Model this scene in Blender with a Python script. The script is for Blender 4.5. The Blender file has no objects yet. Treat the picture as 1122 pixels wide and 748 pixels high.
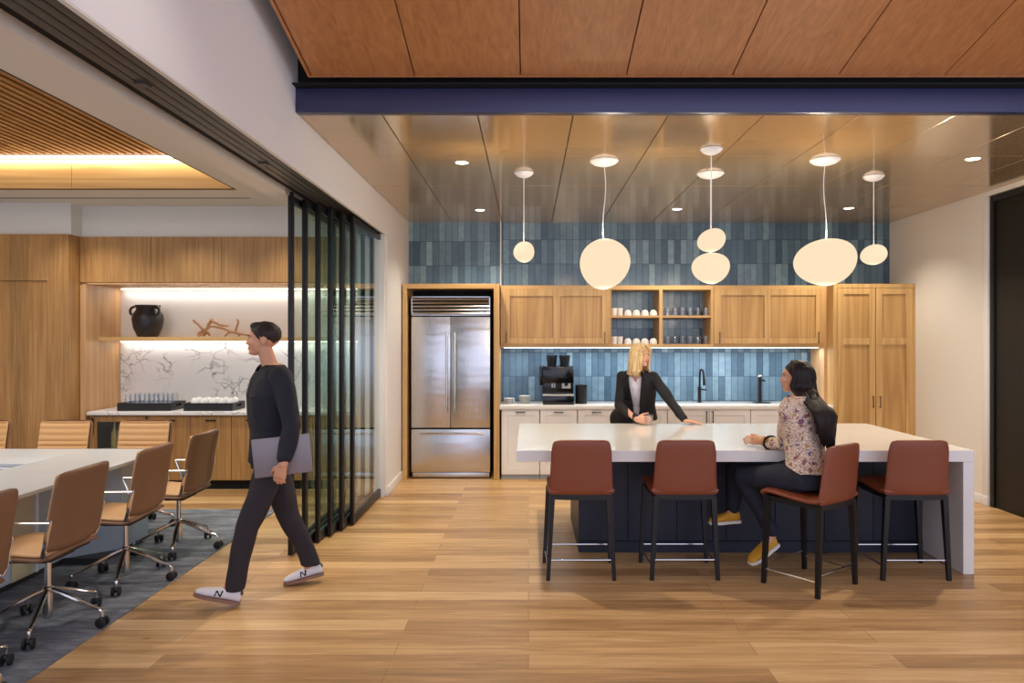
import bpy, bmesh, math, random
from mathutils import Vector, Matrix, noise
random.seed(7)
PI = math.pi
col = bpy.context.scene.collection
# camera facts: focal length in pixels, vanishing point in the 1122x748 frame, eye height
F, CX, CY, EYE = 780.0, 579.0, 371.0, 1.65
def at(px, py, Y):
    return Vector(((px-CX)*Y/F, Y, EYE-(py-CY)*Y/F))
def xat(px, Y): return (px-CX)*Y/F
def zat(py, Y): return EYE-(py-CY)*Y/F

# ------------------------------------------------------------------ materials
MATS = {}
def srgb(r, g, b):
    f = lambda c: (c/255/12.92) if c/255 <= .04045 else ((c/255+.055)/1.055)**2.4
    return (f(r), f(g), f(b), 1)
def new_mat(name):
    m = bpy.data.materials.new(name); m.use_nodes = True
    nt = m.node_tree; b = nt.nodes['Principled BSDF']
    MATS[name] = m
    return m, nt, b
def N(nt, typ, **kw):
    n = nt.nodes.new(typ)
    for k, v in kw.items():
        if k in n.inputs: n.inputs[k].default_value = v
        else: setattr(n, k, v)
    return n
def L(nt, a, b): nt.links.new(a, b)
def plain(name, color, rough=.5, metal=0., bump=0., bscale=40., spec=None, emis=None, estr=0., var=0.06):
    m, nt, b = new_mat(name)
    b.inputs['Base Color'].default_value = color
    b.inputs['Roughness'].default_value = rough
    b.inputs['Metallic'].default_value = metal
    if spec is not None: b.inputs['Specular IOR Level'].default_value = spec
    tc = N(nt, 'ShaderNodeTexCoord')
    nz = N(nt, 'ShaderNodeTexNoise', Scale=bscale, Detail=4.)
    L(nt, tc.outputs['Object'], nz.inputs['Vector'])
    if var:
        mr = N(nt, 'ShaderNodeMapRange'); mr.inputs['To Min'].default_value = 1-var; mr.inputs['To Max'].default_value = 1+var
        L(nt, nz.outputs['Fac'], mr.inputs['Value'])
        mx = N(nt, 'ShaderNodeMix', data_type='RGBA', blend_type='MULTIPLY'); mx.inputs[0].default_value = 1
        mx.inputs[6].default_value = color
        L(nt, mr.outputs[0], mx.inputs[7]); L(nt, mx.outputs[2], b.inputs['Base Color'])
    if bump:
        bp = N(nt, 'ShaderNodeBump', Strength=bump, Distance=.01)
        L(nt, nz.outputs['Fac'], bp.inputs['Height']); L(nt, bp.outputs[0], b.inputs['Normal'])
    if emis:
        b.inputs['Emission Color'].default_value = emis; b.inputs['Emission Strength'].default_value = estr
    return m
def ramp(nt, stops, interp='LINEAR'):
    r = N(nt, 'ShaderNodeValToRGB'); cr = r.color_ramp; cr.interpolation = interp
    while len(cr.elements) < len(stops): cr.elements.new(.5)
    for e, (p, c) in zip(cr.elements, stops): e.position = p; e.color = c
    return r
def wood(name, light, dark, axis='Z', rough=.45, strip=None, scale=1., strips_axis='X', cath=.35):
    """oak veneer: stretched grain noise along an axis, with optional veneer strips of differing tone"""
    m, nt, b = new_mat(name)
    tc = N(nt, 'ShaderNodeTexCoord')
    mp = N(nt, 'ShaderNodeMapping')
    s = {'X': (.6, 14, 14), 'Y': (14, .6, 14), 'Z': (14, 14, .6)}[axis]
    mp.inputs['Scale'].default_value = [v*scale for v in s]
    L(nt, tc.outputs['Object'], mp.inputs['Vector'])
    n1 = N(nt, 'ShaderNodeTexNoise', Scale=1.0, Detail=6., Roughness=.6, Distortion=.4)
    L(nt, mp.outputs[0], n1.inputs['Vector'])
    mp2 = N(nt, 'ShaderNodeMapping'); mp2.inputs['Scale'].default_value = [v*scale*.22 for v in s]
    L(nt, tc.outputs['Object'], mp2.inputs['Vector'])
    n2 = N(nt, 'ShaderNodeTexNoise', Scale=1.0, Detail=2., Roughness=.5)
    L(nt, mp2.outputs[0], n2.inputs['Vector'])
    wv = N(nt, 'ShaderNodeMath', operation='MULTIPLY'); wv.inputs[1].default_value = 22
    L(nt, n2.outputs['Fac'], wv.inputs[0])
    fr = N(nt, 'ShaderNodeMath', operation='PINGPONG'); fr.inputs[1].default_value = 1
    L(nt, wv.outputs[0], fr.inputs[0])
    mixv = N(nt, 'ShaderNodeMix', data_type='FLOAT'); mixv.inputs[0].default_value = cath
    L(nt, n1.outputs['Fac'], mixv.inputs[2]); L(nt, fr.outputs[0], mixv.inputs[3])
    r = ramp(nt, [(.3, dark), (.72, light)])
    L(nt, mixv.outputs[0], r.inputs[0])
    last = r.outputs[0]
    if strip:
        sp = N(nt, 'ShaderNodeSeparateXYZ'); L(nt, tc.outputs['Object'], sp.inputs[0])
        dv = N(nt, 'ShaderNodeMath', operation='DIVIDE'); dv.inputs[1].default_value = strip
        L(nt, sp.outputs[strips_axis], dv.inputs[0])
        fl = N(nt, 'ShaderNodeMath', operation='FLOOR'); L(nt, dv.outputs[0], fl.inputs[0])
        wn = N(nt, 'ShaderNodeTexWhiteNoise', noise_dimensions='1D'); L(nt, fl.outputs[0], wn.inputs['W'])
        mr = N(nt, 'ShaderNodeMapRange'); mr.inputs['To Min'].default_value = .84; mr.inputs['To Max'].default_value = 1.12
        L(nt, wn.outputs['Value'], mr.inputs['Value'])
        mx = N(nt, 'ShaderNodeMix', data_type='RGBA', blend_type='MULTIPLY'); mx.inputs[0].default_value = 1
        L(nt, last, mx.inputs[6]); L(nt, mr.outputs[0], mx.inputs[7]); last = mx.outputs[2]
    L(nt, last, b.inputs['Base Color'])
    b.inputs['Roughness'].default_value = rough
    bp = N(nt, 'ShaderNodeBump', Strength=.08, Distance=.003)
    L(nt, n1.outputs['Fac'], bp.inputs['Height']); L(nt, bp.outputs[0], b.inputs['Normal'])
    return m
def glassy(name, tint=(.9, .95, .92, 1), refl=(1, 1, 1, 1), ior=1.5, rough=.0, base=.0):
    m = bpy.data.materials.new(name); m.use_nodes = True; nt = m.node_tree
    nt.nodes.clear()
    out = N(nt, 'ShaderNodeOutputMaterial')
    tr = N(nt, 'ShaderNodeBsdfTransparent'); tr.inputs[0].default_value = tint
    gl = N(nt, 'ShaderNodeBsdfGlossy'); gl.inputs['Color'].default_value = refl; gl.inputs['Roughness'].default_value = rough
    lw = N(nt, 'ShaderNodeFresnel', IOR=ior)
    nz = N(nt, 'ShaderNodeTexNoise', Scale=3.)
    ad = N(nt, 'ShaderNodeMath', operation='MULTIPLY_ADD'); ad.inputs[1].default_value = 1; ad.inputs[2].default_value = base
    L(nt, lw.outputs[0], ad.inputs[0])
    geo = N(nt, 'ShaderNodeNewGeometry'); fb = N(nt, 'ShaderNodeMath', operation='SUBTRACT'); fb.inputs[0].default_value = 1; L(nt, geo.outputs['Backfacing'], fb.inputs[1])
    fm = N(nt, 'ShaderNodeMath', operation='MULTIPLY', use_clamp=True); L(nt, ad.outputs[0], fm.inputs[0]); L(nt, fb.outputs[0], fm.inputs[1])
    mx = N(nt, 'ShaderNodeMixShader')
    L(nt, fm.outputs[0], mx.inputs[0]); L(nt, tr.outputs[0], mx.inputs[1]); L(nt, gl.outputs[0], mx.inputs[2])
    L(nt, mx.outputs[0], out.inputs[0])
    MATS[name] = m
    return m

def tile_mat():
    m, nt, b = new_mat('blue_tile')
    tc = N(nt, 'ShaderNodeTexCoord'); sp = N(nt, 'ShaderNodeSeparateXYZ'); L(nt, tc.outputs['Object'], sp.inputs[0])
    cb = N(nt, 'ShaderNodeCombineXYZ'); L(nt, sp.outputs[0], cb.inputs[0])
    sh = N(nt, 'ShaderNodeMath', operation='ADD'); sh.inputs[1].default_value = .25; L(nt, sp.outputs[2], sh.inputs[0])
    L(nt, sh.outputs[0], cb.inputs[1])
    br = N(nt, 'ShaderNodeTexBrick', offset=0.0, squash=1.0)
    br.inputs['Scale'].default_value = 1; br.inputs['Mortar Size'].default_value = .0028; br.inputs['Mortar Smooth'].default_value = .4
    br.inputs['Brick Width'].default_value = .0795; br.inputs['Row Height'].default_value = .300
    br.inputs['Color1'].default_value = (0, 0, 0, 1); br.inputs['Color2'].default_value = (1, 1, 1, 1); br.inputs['Mortar'].default_value = (.5, .5, .5, 1)
    L(nt, cb.outputs[0], br.inputs['Vector'])
    # own random per tile
    dx = N(nt, 'ShaderNodeMath', operation='DIVIDE'); dx.inputs[1].default_value = .0795; L(nt, sp.outputs[0], dx.inputs[0])
    fx = N(nt, 'ShaderNodeMath', operation='FLOOR'); L(nt, dx.outputs[0], fx.inputs[0])
    dz = N(nt, 'ShaderNodeMath', operation='DIVIDE'); dz.inputs[1].default_value = .300; L(nt, sh.outputs[0], dz.inputs[0])
    fz = N(nt, 'ShaderNodeMath', operation='FLOOR'); L(nt, dz.outputs[0], fz.inputs[0])
    c2 = N(nt, 'ShaderNodeCombineXYZ'); L(nt, fx.outputs[0], c2.inputs[0]); L(nt, fz.outputs[0], c2.inputs[1])
    wn = N(nt, 'ShaderNodeTexWhiteNoise', noise_dimensions='2D'); L(nt, c2.outputs[0], wn.inputs['Vector'])
    nz = N(nt, 'ShaderNodeTexNoise', Scale=14., Detail=4.); L(nt, tc.outputs['Object'], nz.inputs['Vector'])
    mf = N(nt, 'ShaderNodeMix', data_type='FLOAT'); mf.inputs[0].default_value = .3
    L(nt, wn.outputs['Value'], mf.inputs[2]); L(nt, nz.outputs['Fac'], mf.inputs[3])
    r = ramp(nt, [(.1, srgb(66, 92, 112)), (.45, srgb(92, 120, 140)), (.75, srgb(114, 144, 162)), (.95, srgb(152, 180, 196))])
    L(nt, mf.outputs[0], r.inputs[0])
    mx = N(nt, 'ShaderNodeMix', data_type='RGBA'); L(nt, br.outputs['Fac'], mx.inputs[0])
    L(nt, r.outputs[0], mx.inputs[6]); mx.inputs[7].default_value = srgb(48, 58, 72)
    L(nt, mx.outputs[2], b.inputs['Base Color'])
    b.inputs['Roughness'].default_value = .18
    # each tile leans a touch, glaze ripples
    inv = N(nt, 'ShaderNodeMath', operation='SUBTRACT'); inv.inputs[0].default_value = 1; L(nt, br.outputs['Fac'], inv.inputs[1])
    nz2 = N(nt, 'ShaderNodeTexNoise', Scale=9., Detail=1.); L(nt, tc.outputs['Object'], nz2.inputs['Vector'])
    hm = N(nt, 'ShaderNodeMath', operation='MULTIPLY_ADD'); hm.inputs[1].default_value = .6
    L(nt, nz2.outputs['Fac'], hm.inputs[0]); L(nt, inv.outputs[0], hm.inputs[2])
    bp = N(nt, 'ShaderNodeBump', Strength=.45, Distance=.004); L(nt, hm.outputs[0], bp.inputs['Height'])
    L(nt, bp.outputs[0], b.inputs['Normal'])
    return m
def floor_mat():
    m, nt, b = new_mat('oak_floor')
    tc = N(nt, 'ShaderNodeTexCoord')
    br = N(nt, 'ShaderNodeTexBrick', offset=.37, offset_frequency=2)
    br.inputs['Scale'].default_value = 1; br.inputs['Mortar Size'].default_value = .0015; br.inputs['Mortar Smooth'].default_value = .2
    br.inputs['Brick Width'].default_value = 1.9; br.inputs['Row Height'].default_value = .155; br.inputs['Bias'].default_value = 0
    br.inputs['Color1'].default_value = (0, 0, 0, 1); br.inputs['Color2'].default_value = (1, 1, 1, 1)
    L(nt, tc.outputs['Object'], br.inputs['Vector'])
    mp = N(nt, 'ShaderNodeMapping'); mp.inputs['Scale'].default_value = (1.1, 16, 1)
    sp = N(nt, 'ShaderNodeSeparateXYZ'); L(nt, tc.outputs['Object'], sp.inputs[0])
    # shift grain per row so planks differ
    dv = N(nt, 'ShaderNodeMath', operation='DIVIDE'); dv.inputs[1].default_value = .155; L(nt, sp.outputs[1], dv.inputs[0])
    fl = N(nt, 'ShaderNodeMath', operation='FLOOR'); L(nt, dv.outputs[0], fl.inputs[0])
    ml = N(nt, 'ShaderNodeMath', operation='MULTIPLY'); ml.inputs[1].default_value = 3.71; L(nt, fl.outputs[0], ml.inputs[0])
    ax = N(nt, 'ShaderNodeMath', operation='ADD'); L(nt, sp.outputs[0], ax.inputs[0]); L(nt, ml.outputs[0], ax.inputs[1])
    cb = N(nt, 'ShaderNodeCombineXYZ'); L(nt, ax.outputs[0], cb.inputs[0]); L(nt, sp.outputs[1], cb.inputs[1]); L(nt, ml.outputs[0], cb.inputs[2])
    L(nt, cb.outputs[0], mp.inputs['Vector'])
    n1 = N(nt, 'ShaderNodeTexNoise', Scale=1.6, Detail=7., Roughness=.62, Distortion=.8); L(nt, mp.outputs[0], n1.inputs['Vector'])
    mf = N(nt, 'ShaderNodeMix', data_type='FLOAT'); mf.inputs[0].default_value = .33
    L(nt, n1.outputs['Fac'], mf.inputs[2]); L(nt, br.outputs['Color'], mf.inputs[3])
    r = ramp(nt, [(.24, srgb(138, 104, 68)), (.42, srgb(174, 135, 89)), (.57, srgb(198, 159, 110)), (.76, srgb(220, 185, 137))])
    L(nt, mf.outputs[0], r.inputs[0])
    # knots
    mk = N(nt, 'ShaderNodeMapping'); mk.inputs['Scale'].default_value = (1.3, 3.2, 1); L(nt, cb.outputs[0], mk.inputs['Vector'])
    vo = N(nt, 'ShaderNodeTexVoronoi', Scale=1.3); L(nt, mk.outputs[0], vo.inputs['Vector'])
    rk = ramp(nt, [(.02, (.28, .2, .14, 1)), (.07, (1, 1, 1, 1))]); L(nt, vo.outputs['Distance'], rk.inputs[0])
    mx = N(nt, 'ShaderNodeMix', data_type='RGBA', blend_type='MULTIPLY'); mx.inputs[0].default_value = .8
    L(nt, r.outputs[0], mx.inputs[6]); L(nt, rk.outputs[0], mx.inputs[7])
    m2 = N(nt, 'ShaderNodeMix', data_type='RGBA'); L(nt, br.outputs['Fac'], m2.inputs[0])
    L(nt, mx.outputs[2], m2.inputs[6]); m2.inputs[7].default_value = srgb(120, 84, 48)
    L(nt, m2.outputs[2], b.inputs['Base Color'])
    b.inputs['Roughness'].default_value = .38; b.inputs['Specular IOR Level'].default_value = .4
    bp = N(nt, 'ShaderNodeBump', Strength=.12, Distance=.003); L(nt, n1.outputs['Fac'], bp.inputs['Height']); L(nt, bp.outputs[0], b.inputs['Normal'])
    return m
def marble_mat():
    m, nt, b = new_mat('white_marble')
    tc = N(nt, 'ShaderNodeTexCoord')
    n0 = N(nt, 'ShaderNodeTexNoise', Scale=1.6, Detail=4.); L(nt, tc.outputs['Object'], n0.inputs['Vector'])
    va = N(nt, 'ShaderNodeVectorMath', operation='MULTIPLY_ADD'); va.inputs[1].default_value = (.7, .7, .7)
    L(nt, n0.outputs['Color'], va.inputs[0]); L(nt, tc.outputs['Object'], va.inputs[2])
    vo = N(nt, 'ShaderNodeTexVoronoi', Scale=2.6, feature='DISTANCE_TO_EDGE'); L(nt, va.outputs[0], vo.inputs['Vector'])
    r1 = ramp(nt, [(.0, (.36, .35, .35, 1)), (.020, (1, 1, 1, 1))]); L(nt, vo.outputs['Distance'], r1.inputs[0])
    n1 = N(nt, 'ShaderNodeTexNoise', Scale=2.4, Detail=7., Roughness=.6, Distortion=.5); L(nt, tc.outputs['Object'], n1.inputs['Vector'])
    sb = N(nt, 'ShaderNodeMath', operation='SUBTRACT'); sb.inputs[1].default_value = .5; L(nt, n1.outputs['Fac'], sb.inputs[0])
    ab = N(nt, 'ShaderNodeMath', operation='ABSOLUTE'); L(nt, sb.outputs[0], ab.inputs[0])
    r2 = ramp(nt, [(.0, (.5, .49, .5, 1)), (.02, (1, 1, 1, 1))]); L(nt, ab.outputs[0], r2.inputs[0])
    # veins fade in and out
    n3 = N(nt, 'ShaderNodeTexNoise', Scale=3., Detail=2.); L(nt, tc.outputs['Object'], n3.inputs['Vector'])
    r3 = ramp(nt, [(.42, (0, 0, 0, 1)), (.6, (1, 1, 1, 1))]); L(nt, n3.outputs['Fac'], r3.inputs[0])
    mm = N(nt, 'ShaderNodeMix', data_type='RGBA', blend_type='MULTIPLY'); mm.inputs[6].default_value = srgb(232, 230, 229)
    L(nt, r3.outputs[0], mm.inputs[0]); L(nt, r1.outputs[0], mm.inputs[7])
    m2 = N(nt, 'ShaderNodeMix', data_type='RGBA', blend_type='MULTIPLY'); L(nt, r3.outputs[0], m2.inputs[0])
    L(nt, mm.outputs[2], m2.inputs[6]); L(nt, r2.outputs[0], m2.inputs[7])
    L(nt, m2.outputs[2], b.inputs['Base Color']); b.inputs['Roughness'].default_value = .2
    return m
def blouse_mat():
    m, nt, b = new_mat('patterned_blouse')
    tc = N(nt, 'ShaderNodeTexCoord')
    n0 = N(nt, 'ShaderNodeTexNoise', Scale=18., Detail=3.); L(nt, tc.outputs['Object'], n0.inputs['Vector'])
    va = N(nt, 'ShaderNodeVectorMath', operation='MULTIPLY_ADD'); va.inputs[1].default_value = (.08, .08, .08)
    L(nt, n0.outputs['Color'], va.inputs[0]); L(nt, tc.outputs['Object'], va.inputs[2])
    vo = N(nt, 'ShaderNodeTexVoronoi', Scale=52., feature='DISTANCE_TO_EDGE'); L(nt, va.outputs[0], vo.inputs['Vector'])
    v2 = N(nt, 'ShaderNodeTexVoronoi', Scale=26.); L(nt, va.outputs[0], v2.inputs['Vector'])
    rc = ramp(nt, [(.0, srgb(150, 84, 80)), (.25, srgb(96, 96, 150)), (.42, srgb(226, 206, 182)), (.6, srgb(226, 206, 182)), (.8, srgb(196, 150, 60)), (.92, srgb(110, 60, 100))], 'CONSTANT')
    sp = N(nt, 'ShaderNodeSeparateColor'); L(nt, v2.outputs['Color'], sp.inputs[0]); L(nt, sp.outputs[0], rc.inputs[0])
    re = ramp(nt, [(.045, (1, 1, 1, 1)), (.08, (0, 0, 0, 1))]); L(nt, vo.outputs['Distance'], re.inputs[0])
    r2 = ramp(nt, [(.34, (0, 0, 0, 1)), (.40, (1, 1, 1, 1))]); L(nt, v2.outputs['Distance'], r2.inputs[0])
    a = N(nt, 'ShaderNodeMix', data_type='RGBA'); L(nt, r2.outputs[0], a.inputs[0]); L(nt, rc.outputs[0], a.inputs[6]); a.inputs[7].default_value = srgb(226, 206, 182)
    c = N(nt, 'ShaderNodeMix', data_type='RGBA'); L(nt, re.outputs[0], c.inputs[0]); L(nt, a.outputs[2], c.inputs[6]); c.inputs[7].default_value = srgb(140, 108, 108)
    L(nt, c.outputs[2], b.inputs['Base Color']); b.inputs['Roughness'].default_value = .75
    return m
def carpet_mat():
    m, nt, b = new_mat('grey_carpet')
    tc = N(nt, 'ShaderNodeTexCoord')
    mp = N(nt, 'ShaderNodeMapping'); mp.inputs['Scale'].default_value = (1, 3.5, 1); mp.inputs['Rotation'].default_value = (0, 0, .3); L(nt, tc.outputs['Object'], mp.inputs[0])
    n0 = N(nt, 'ShaderNodeTexNoise', Scale=3.2, Detail=8., Roughness=.7); L(nt, mp.outputs[0], n0.inputs['Vector'])
    n1 = N(nt, 'ShaderNodeTexNoise', Scale=260., Detail=2.); L(nt, tc.outputs['Object'], n1.inputs['Vector'])
    mf = N(nt, 'ShaderNodeMix', data_type='FLOAT'); mf.inputs[0].default_value = .25; L(nt, n0.outputs['Fac'], mf.inputs[2]); L(nt, n1.outputs['Fac'], mf.inputs[3])
    r = ramp(nt, [(.32, srgb(70, 74, 84)), (.5, srgb(108, 113, 123)), (.68, srgb(158, 163, 172))]); L(nt, mf.outputs[0], r.inputs[0])
    L(nt, r.outputs[0], b.inputs['Base Color']); b.inputs['Roughness'].default_value = .95
    bp = N(nt, 'ShaderNodeBump', Strength=.5, Distance=.003); L(nt, n1.outputs['Fac'], bp.inputs['Height']); L(nt, bp.outputs[0], b.inputs['Normal'])
    return m
def steel_mat():
    m, nt, b = new_mat('brushed_steel')
    tc = N(nt, 'ShaderNodeTexCoord'); mp = N(nt, 'ShaderNodeMapping'); mp.inputs['Scale'].default_value = (2.2, 2, 9); L(nt, tc.outputs['Object'], mp.inputs[0])
    n0 = N(nt, 'ShaderNodeTexNoise', Scale=.9, Detail=1.); L(nt, mp.outputs[0], n0.inputs['Vector'])
    mp2 = N(nt, 'ShaderNodeMapping'); mp2.inputs['Scale'].default_value = (400, 400, 2); L(nt, tc.outputs['Object'], mp2.inputs[0])
    n1 = N(nt, 'ShaderNodeTexNoise', Scale=1, Detail=2.); L(nt, mp2.outputs[0], n1.inputs['Vector'])
    b.inputs['Base Color'].default_value = srgb(205, 204, 206); b.inputs['Metallic'].default_value = 1
    mr = N(nt, 'ShaderNodeMapRange'); mr.inputs['To Min'].default_value = .24; mr.inputs['To Max'].default_value = .34; L(nt, n1.outputs['Fac'], mr.inputs['Value']); L(nt, mr.outputs[0], b.inputs['Roughness'])
    bp = N(nt, 'ShaderNodeBump', Strength=.35, Distance=.02); L(nt, n0.outputs['Fac'], bp.inputs['Height']); L(nt, bp.outputs[0], b.inputs['Normal'])
    return m
def bronze_mat():
    m, nt, b = new_mat('bronze_metal_panel')
    tc = N(nt, 'ShaderNodeTexCoord')
    n0 = N(nt, 'ShaderNodeTexNoise', Scale=1.1, Detail=1.); L(nt, tc.outputs['Object'], n0.inputs['Vector'])
    sp = N(nt, 'ShaderNodeSeparateXYZ'); L(nt, tc.outputs['Object'], sp.inputs[0])
    b.inputs['Base Color'].default_value = srgb(196, 172, 138); b.inputs['Metallic'].default_value = .55; b.inputs['Roughness'].default_value = .13
    bp = N(nt, 'ShaderNodeBump', Strength=.25, Distance=.02); L(nt, n0.outputs['Fac'], bp.inputs['Height']); L(nt, bp.outputs[0], b.inputs['Normal'])
    return m
def leather(name, c, rough=.45, bscale=300):
    return plain(name, c, rough, 0, .15, bscale, var=.05)
def hair_mat(name, light, dark):
    m, nt, b = new_mat(name)
    tc = N(nt, 'ShaderNodeTexCoord'); mp = N(nt, 'ShaderNodeMapping'); mp.inputs['Scale'].default_value = (110, 110, 7); L(nt, tc.outputs['Object'], mp.inputs[0])
    n = N(nt, 'ShaderNodeTexNoise', Scale=1, Detail=3.); L(nt, mp.outputs[0], n.inputs['Vector'])
    r = ramp(nt, [(.35, dark), (.65, light)]); L(nt, n.outputs['Fac'], r.inputs[0]); L(nt, r.outputs[0], b.inputs['Base Color'])
    b.inputs['Roughness'].default_value = .5; b.inputs['Specular IOR Level'].default_value = .3
    bp = N(nt, 'ShaderNodeBump', Strength=.5, Distance=.004); L(nt, n.outputs['Fac'], bp.inputs['Height']); L(nt, bp.outputs[0], b.inputs['Normal'])
    return m

M_tile = tile_mat(); M_floor = floor_mat(); M_marble = marble_mat(); M_blouse = blouse_mat(); M_carpet = carpet_mat(); M_steel = steel_mat(); M_bronze = bronze_mat()
M_oak = wood('kitchen_oak', srgb(212, 174, 116), srgb(188, 148, 92), 'Z', .42)
M_oakh = wood('kitchen_oak_rail', srgb(212, 174, 116), srgb(188, 148, 92), 'X', .42)
M_oakd = wood('meeting_room_oak', srgb(190, 146, 90), srgb(156, 112, 62), 'Z', .5, strip=.19, scale=2.2, cath=.16)
M_oakn = wood('niche_oak', srgb(206, 164, 118), srgb(186, 142, 96), 'Z', .5)
M_oakcof = wood('coffer_oak', srgb(214, 172, 112), srgb(190, 146, 86), 'X', .5)
M_slat = wood('slat_oak', srgb(196, 148, 88), srgb(160, 112, 58), 'Y', .5)
M_ceilwood = wood('ceiling_cherry', srgb(192, 134, 84), srgb(164, 108, 64), 'Y', .4, scale=1.9, cath=.14)
M_white = plain('white_paint', srgb(226, 224, 224), .6, var=.01)
M_cream = plain('cream_paint', srgb(222, 219, 214), .6, var=.01)
M_ceil = plain('ceiling_paint', srgb(222, 216, 206), .7, var=.01)
M_oakpanel = wood('kitchen_oak_panel', srgb(200, 160, 102), srgb(176, 134, 80), 'Z', .42)
M_cab = plain('white_lacquer', srgb(240, 239, 238), .4, var=.01)
M_quartz = plain('white_quartz', srgb(228, 226, 222), .12, var=.02, bscale=6)
M_navy = plain('navy_lacquer', srgb(22, 26, 46), .45, var=.05)
M_navybeam = plain('blue_metal_beam', srgb(56, 58, 92), .35, .2, var=.03)
M_black = plain('black_metal', srgb(24, 24, 27), .4, .2, var=.05)
M_blackgloss = plain('black_gloss', srgb(14, 14, 16), .15, var=.02)
M_blackdoor = plain('black_door', srgb(17, 17, 17), .6, var=.05)
M_dark = plain('dark_void', srgb(10, 10, 12), .8, var=.02)
M_track = plain('track_grey', srgb(72, 68, 66), .4, .5, var=.05)
M_chrome = plain('chrome', srgb(220, 218, 216), .12, 1., var=.02)
M_pull = plain('bronze_pull', srgb(130, 104, 84), .3, .8, var=.02)
M_rubber = plain('castor_rubber', srgb(20, 20, 22), .5, var=.04)
M_stool = leather('russet_leather', srgb(128, 65, 40), .4)
M_tan = leather('tan_leather', srgb(204, 158, 106), .5)
M_brown = leather('brown_leather', srgb(124, 88, 62), .55)
M_table = plain('table_laminate', srgb(178, 182, 186), .35, var=.01)
M_tbase = plain('table_base_grey', srgb(168, 178, 190), .5, var=.02)
M_tbeige = plain('table_base_beige', srgb(196, 184, 150), .5, var=.02)
M_glass = glassy('door_glass', (.90, .955, .93, 1), ior=1.45, base=.03)
M_drink = glassy('drinking_glass', (.93, .94, .95, 1), ior=1.5, base=.12)
M_china = plain('white_china', srgb(238, 237, 235), .25, var=.01)
M_vase = plain('black_ceramic', srgb(38, 37, 38), .4, bump=.3, bscale=14, var=.3)
M_drift = plain('driftwood', srgb(190, 148, 108), .7, bump=.5, bscale=60, var=.25)
M_tray = plain('black_tray', srgb(30, 30, 32), .4, var=.04)
M_lamp = plain('opal_glass_lit', srgb(60, 55, 48), .3, emis=srgb(255, 226, 190), estr=.715, var=0, spec=0.)
M_canopy = plain('white_canopy', srgb(235, 232, 232), .3, var=.01, emis=(1, .96, .92, 1), estr=.12)  # faint glow put into canopies and cords, which are no lamps themselves
M_led = plain('led_strip', (1, 1, 1, 1), .5, emis=(.86, .94, 1, 1), estr=4, var=0)
M_ledw = plain('led_strip_warm', (1, 1, 1, 1), .5, emis=(1, .9, .78, 1), estr=3, var=0)
M_down = plain('downlight_lens', (1, 1, 1, 1), .5, emis=(1, .93, .84, 1), estr=5, var=0)
M_skin = plain('skin', srgb(214, 160, 132), .5, var=.05, bscale=30)
M_skin2 = plain('skin_olive', srgb(206, 150, 116), .5, var=.05, bscale=30)
M_lip = plain('lips', srgb(176, 86, 82), .4, var=.02)
M_eye = plain('eye_white', srgb(230, 228, 224), .3, var=.02)
M_iris = plain('iris', srgb(48, 40, 36), .2, var=.02)
M_blazer = plain('black_blazer_cloth', srgb(26, 25, 28), .8, bump=.3, bscale=90)
M_shirt = plain('pale_shirt_cloth', srgb(240, 232, 238), .8, bump=.2, bscale=50)
M_manjacket = plain('navy_overshirt_cloth', srgb(22, 23, 34), .8, bump=.4, bscale=60)
M_mantee = plain('black_tee_cloth', srgb(16, 16, 18), .85)
M_trous = plain('charcoal_trouser_cloth', srgb(40, 34, 40), .85, bump=.3, bscale=50)
M_jeans = plain('dark_denim', srgb(27, 31, 46), .8, bump=.4, bscale=120)
M_blond = hair_mat('blond_hair', srgb(236, 210, 160), srgb(184, 146, 92))
M_brunette = hair_mat('dark_hair', srgb(36, 23, 20), srgb(16, 10, 10))
M_manhair = hair_mat('short_dark_hair', srgb(52, 40, 34), srgb(26, 20, 18))
M_mustard = plain('mustard_suede', srgb(206, 150, 42), .8, bump=.2, bscale=120)
M_sole = plain('white_sole', srgb(224, 218, 206), .6)
M_gum = plain('gum_sole', srgb(136, 100, 84), .6)
M_sneak = plain('white_sneaker', srgb(216, 212, 216), .6, var=.03)
M_laptop = plain('aluminium', srgb(136, 128, 132), .45, .3, var=.02)
M_panel = plain('machine_panel', srgb(206, 206, 206), .3, .2, var=.02)
M_jardark = plain('bottle_gold', srgb(196, 160, 96), .3, .3)

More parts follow.
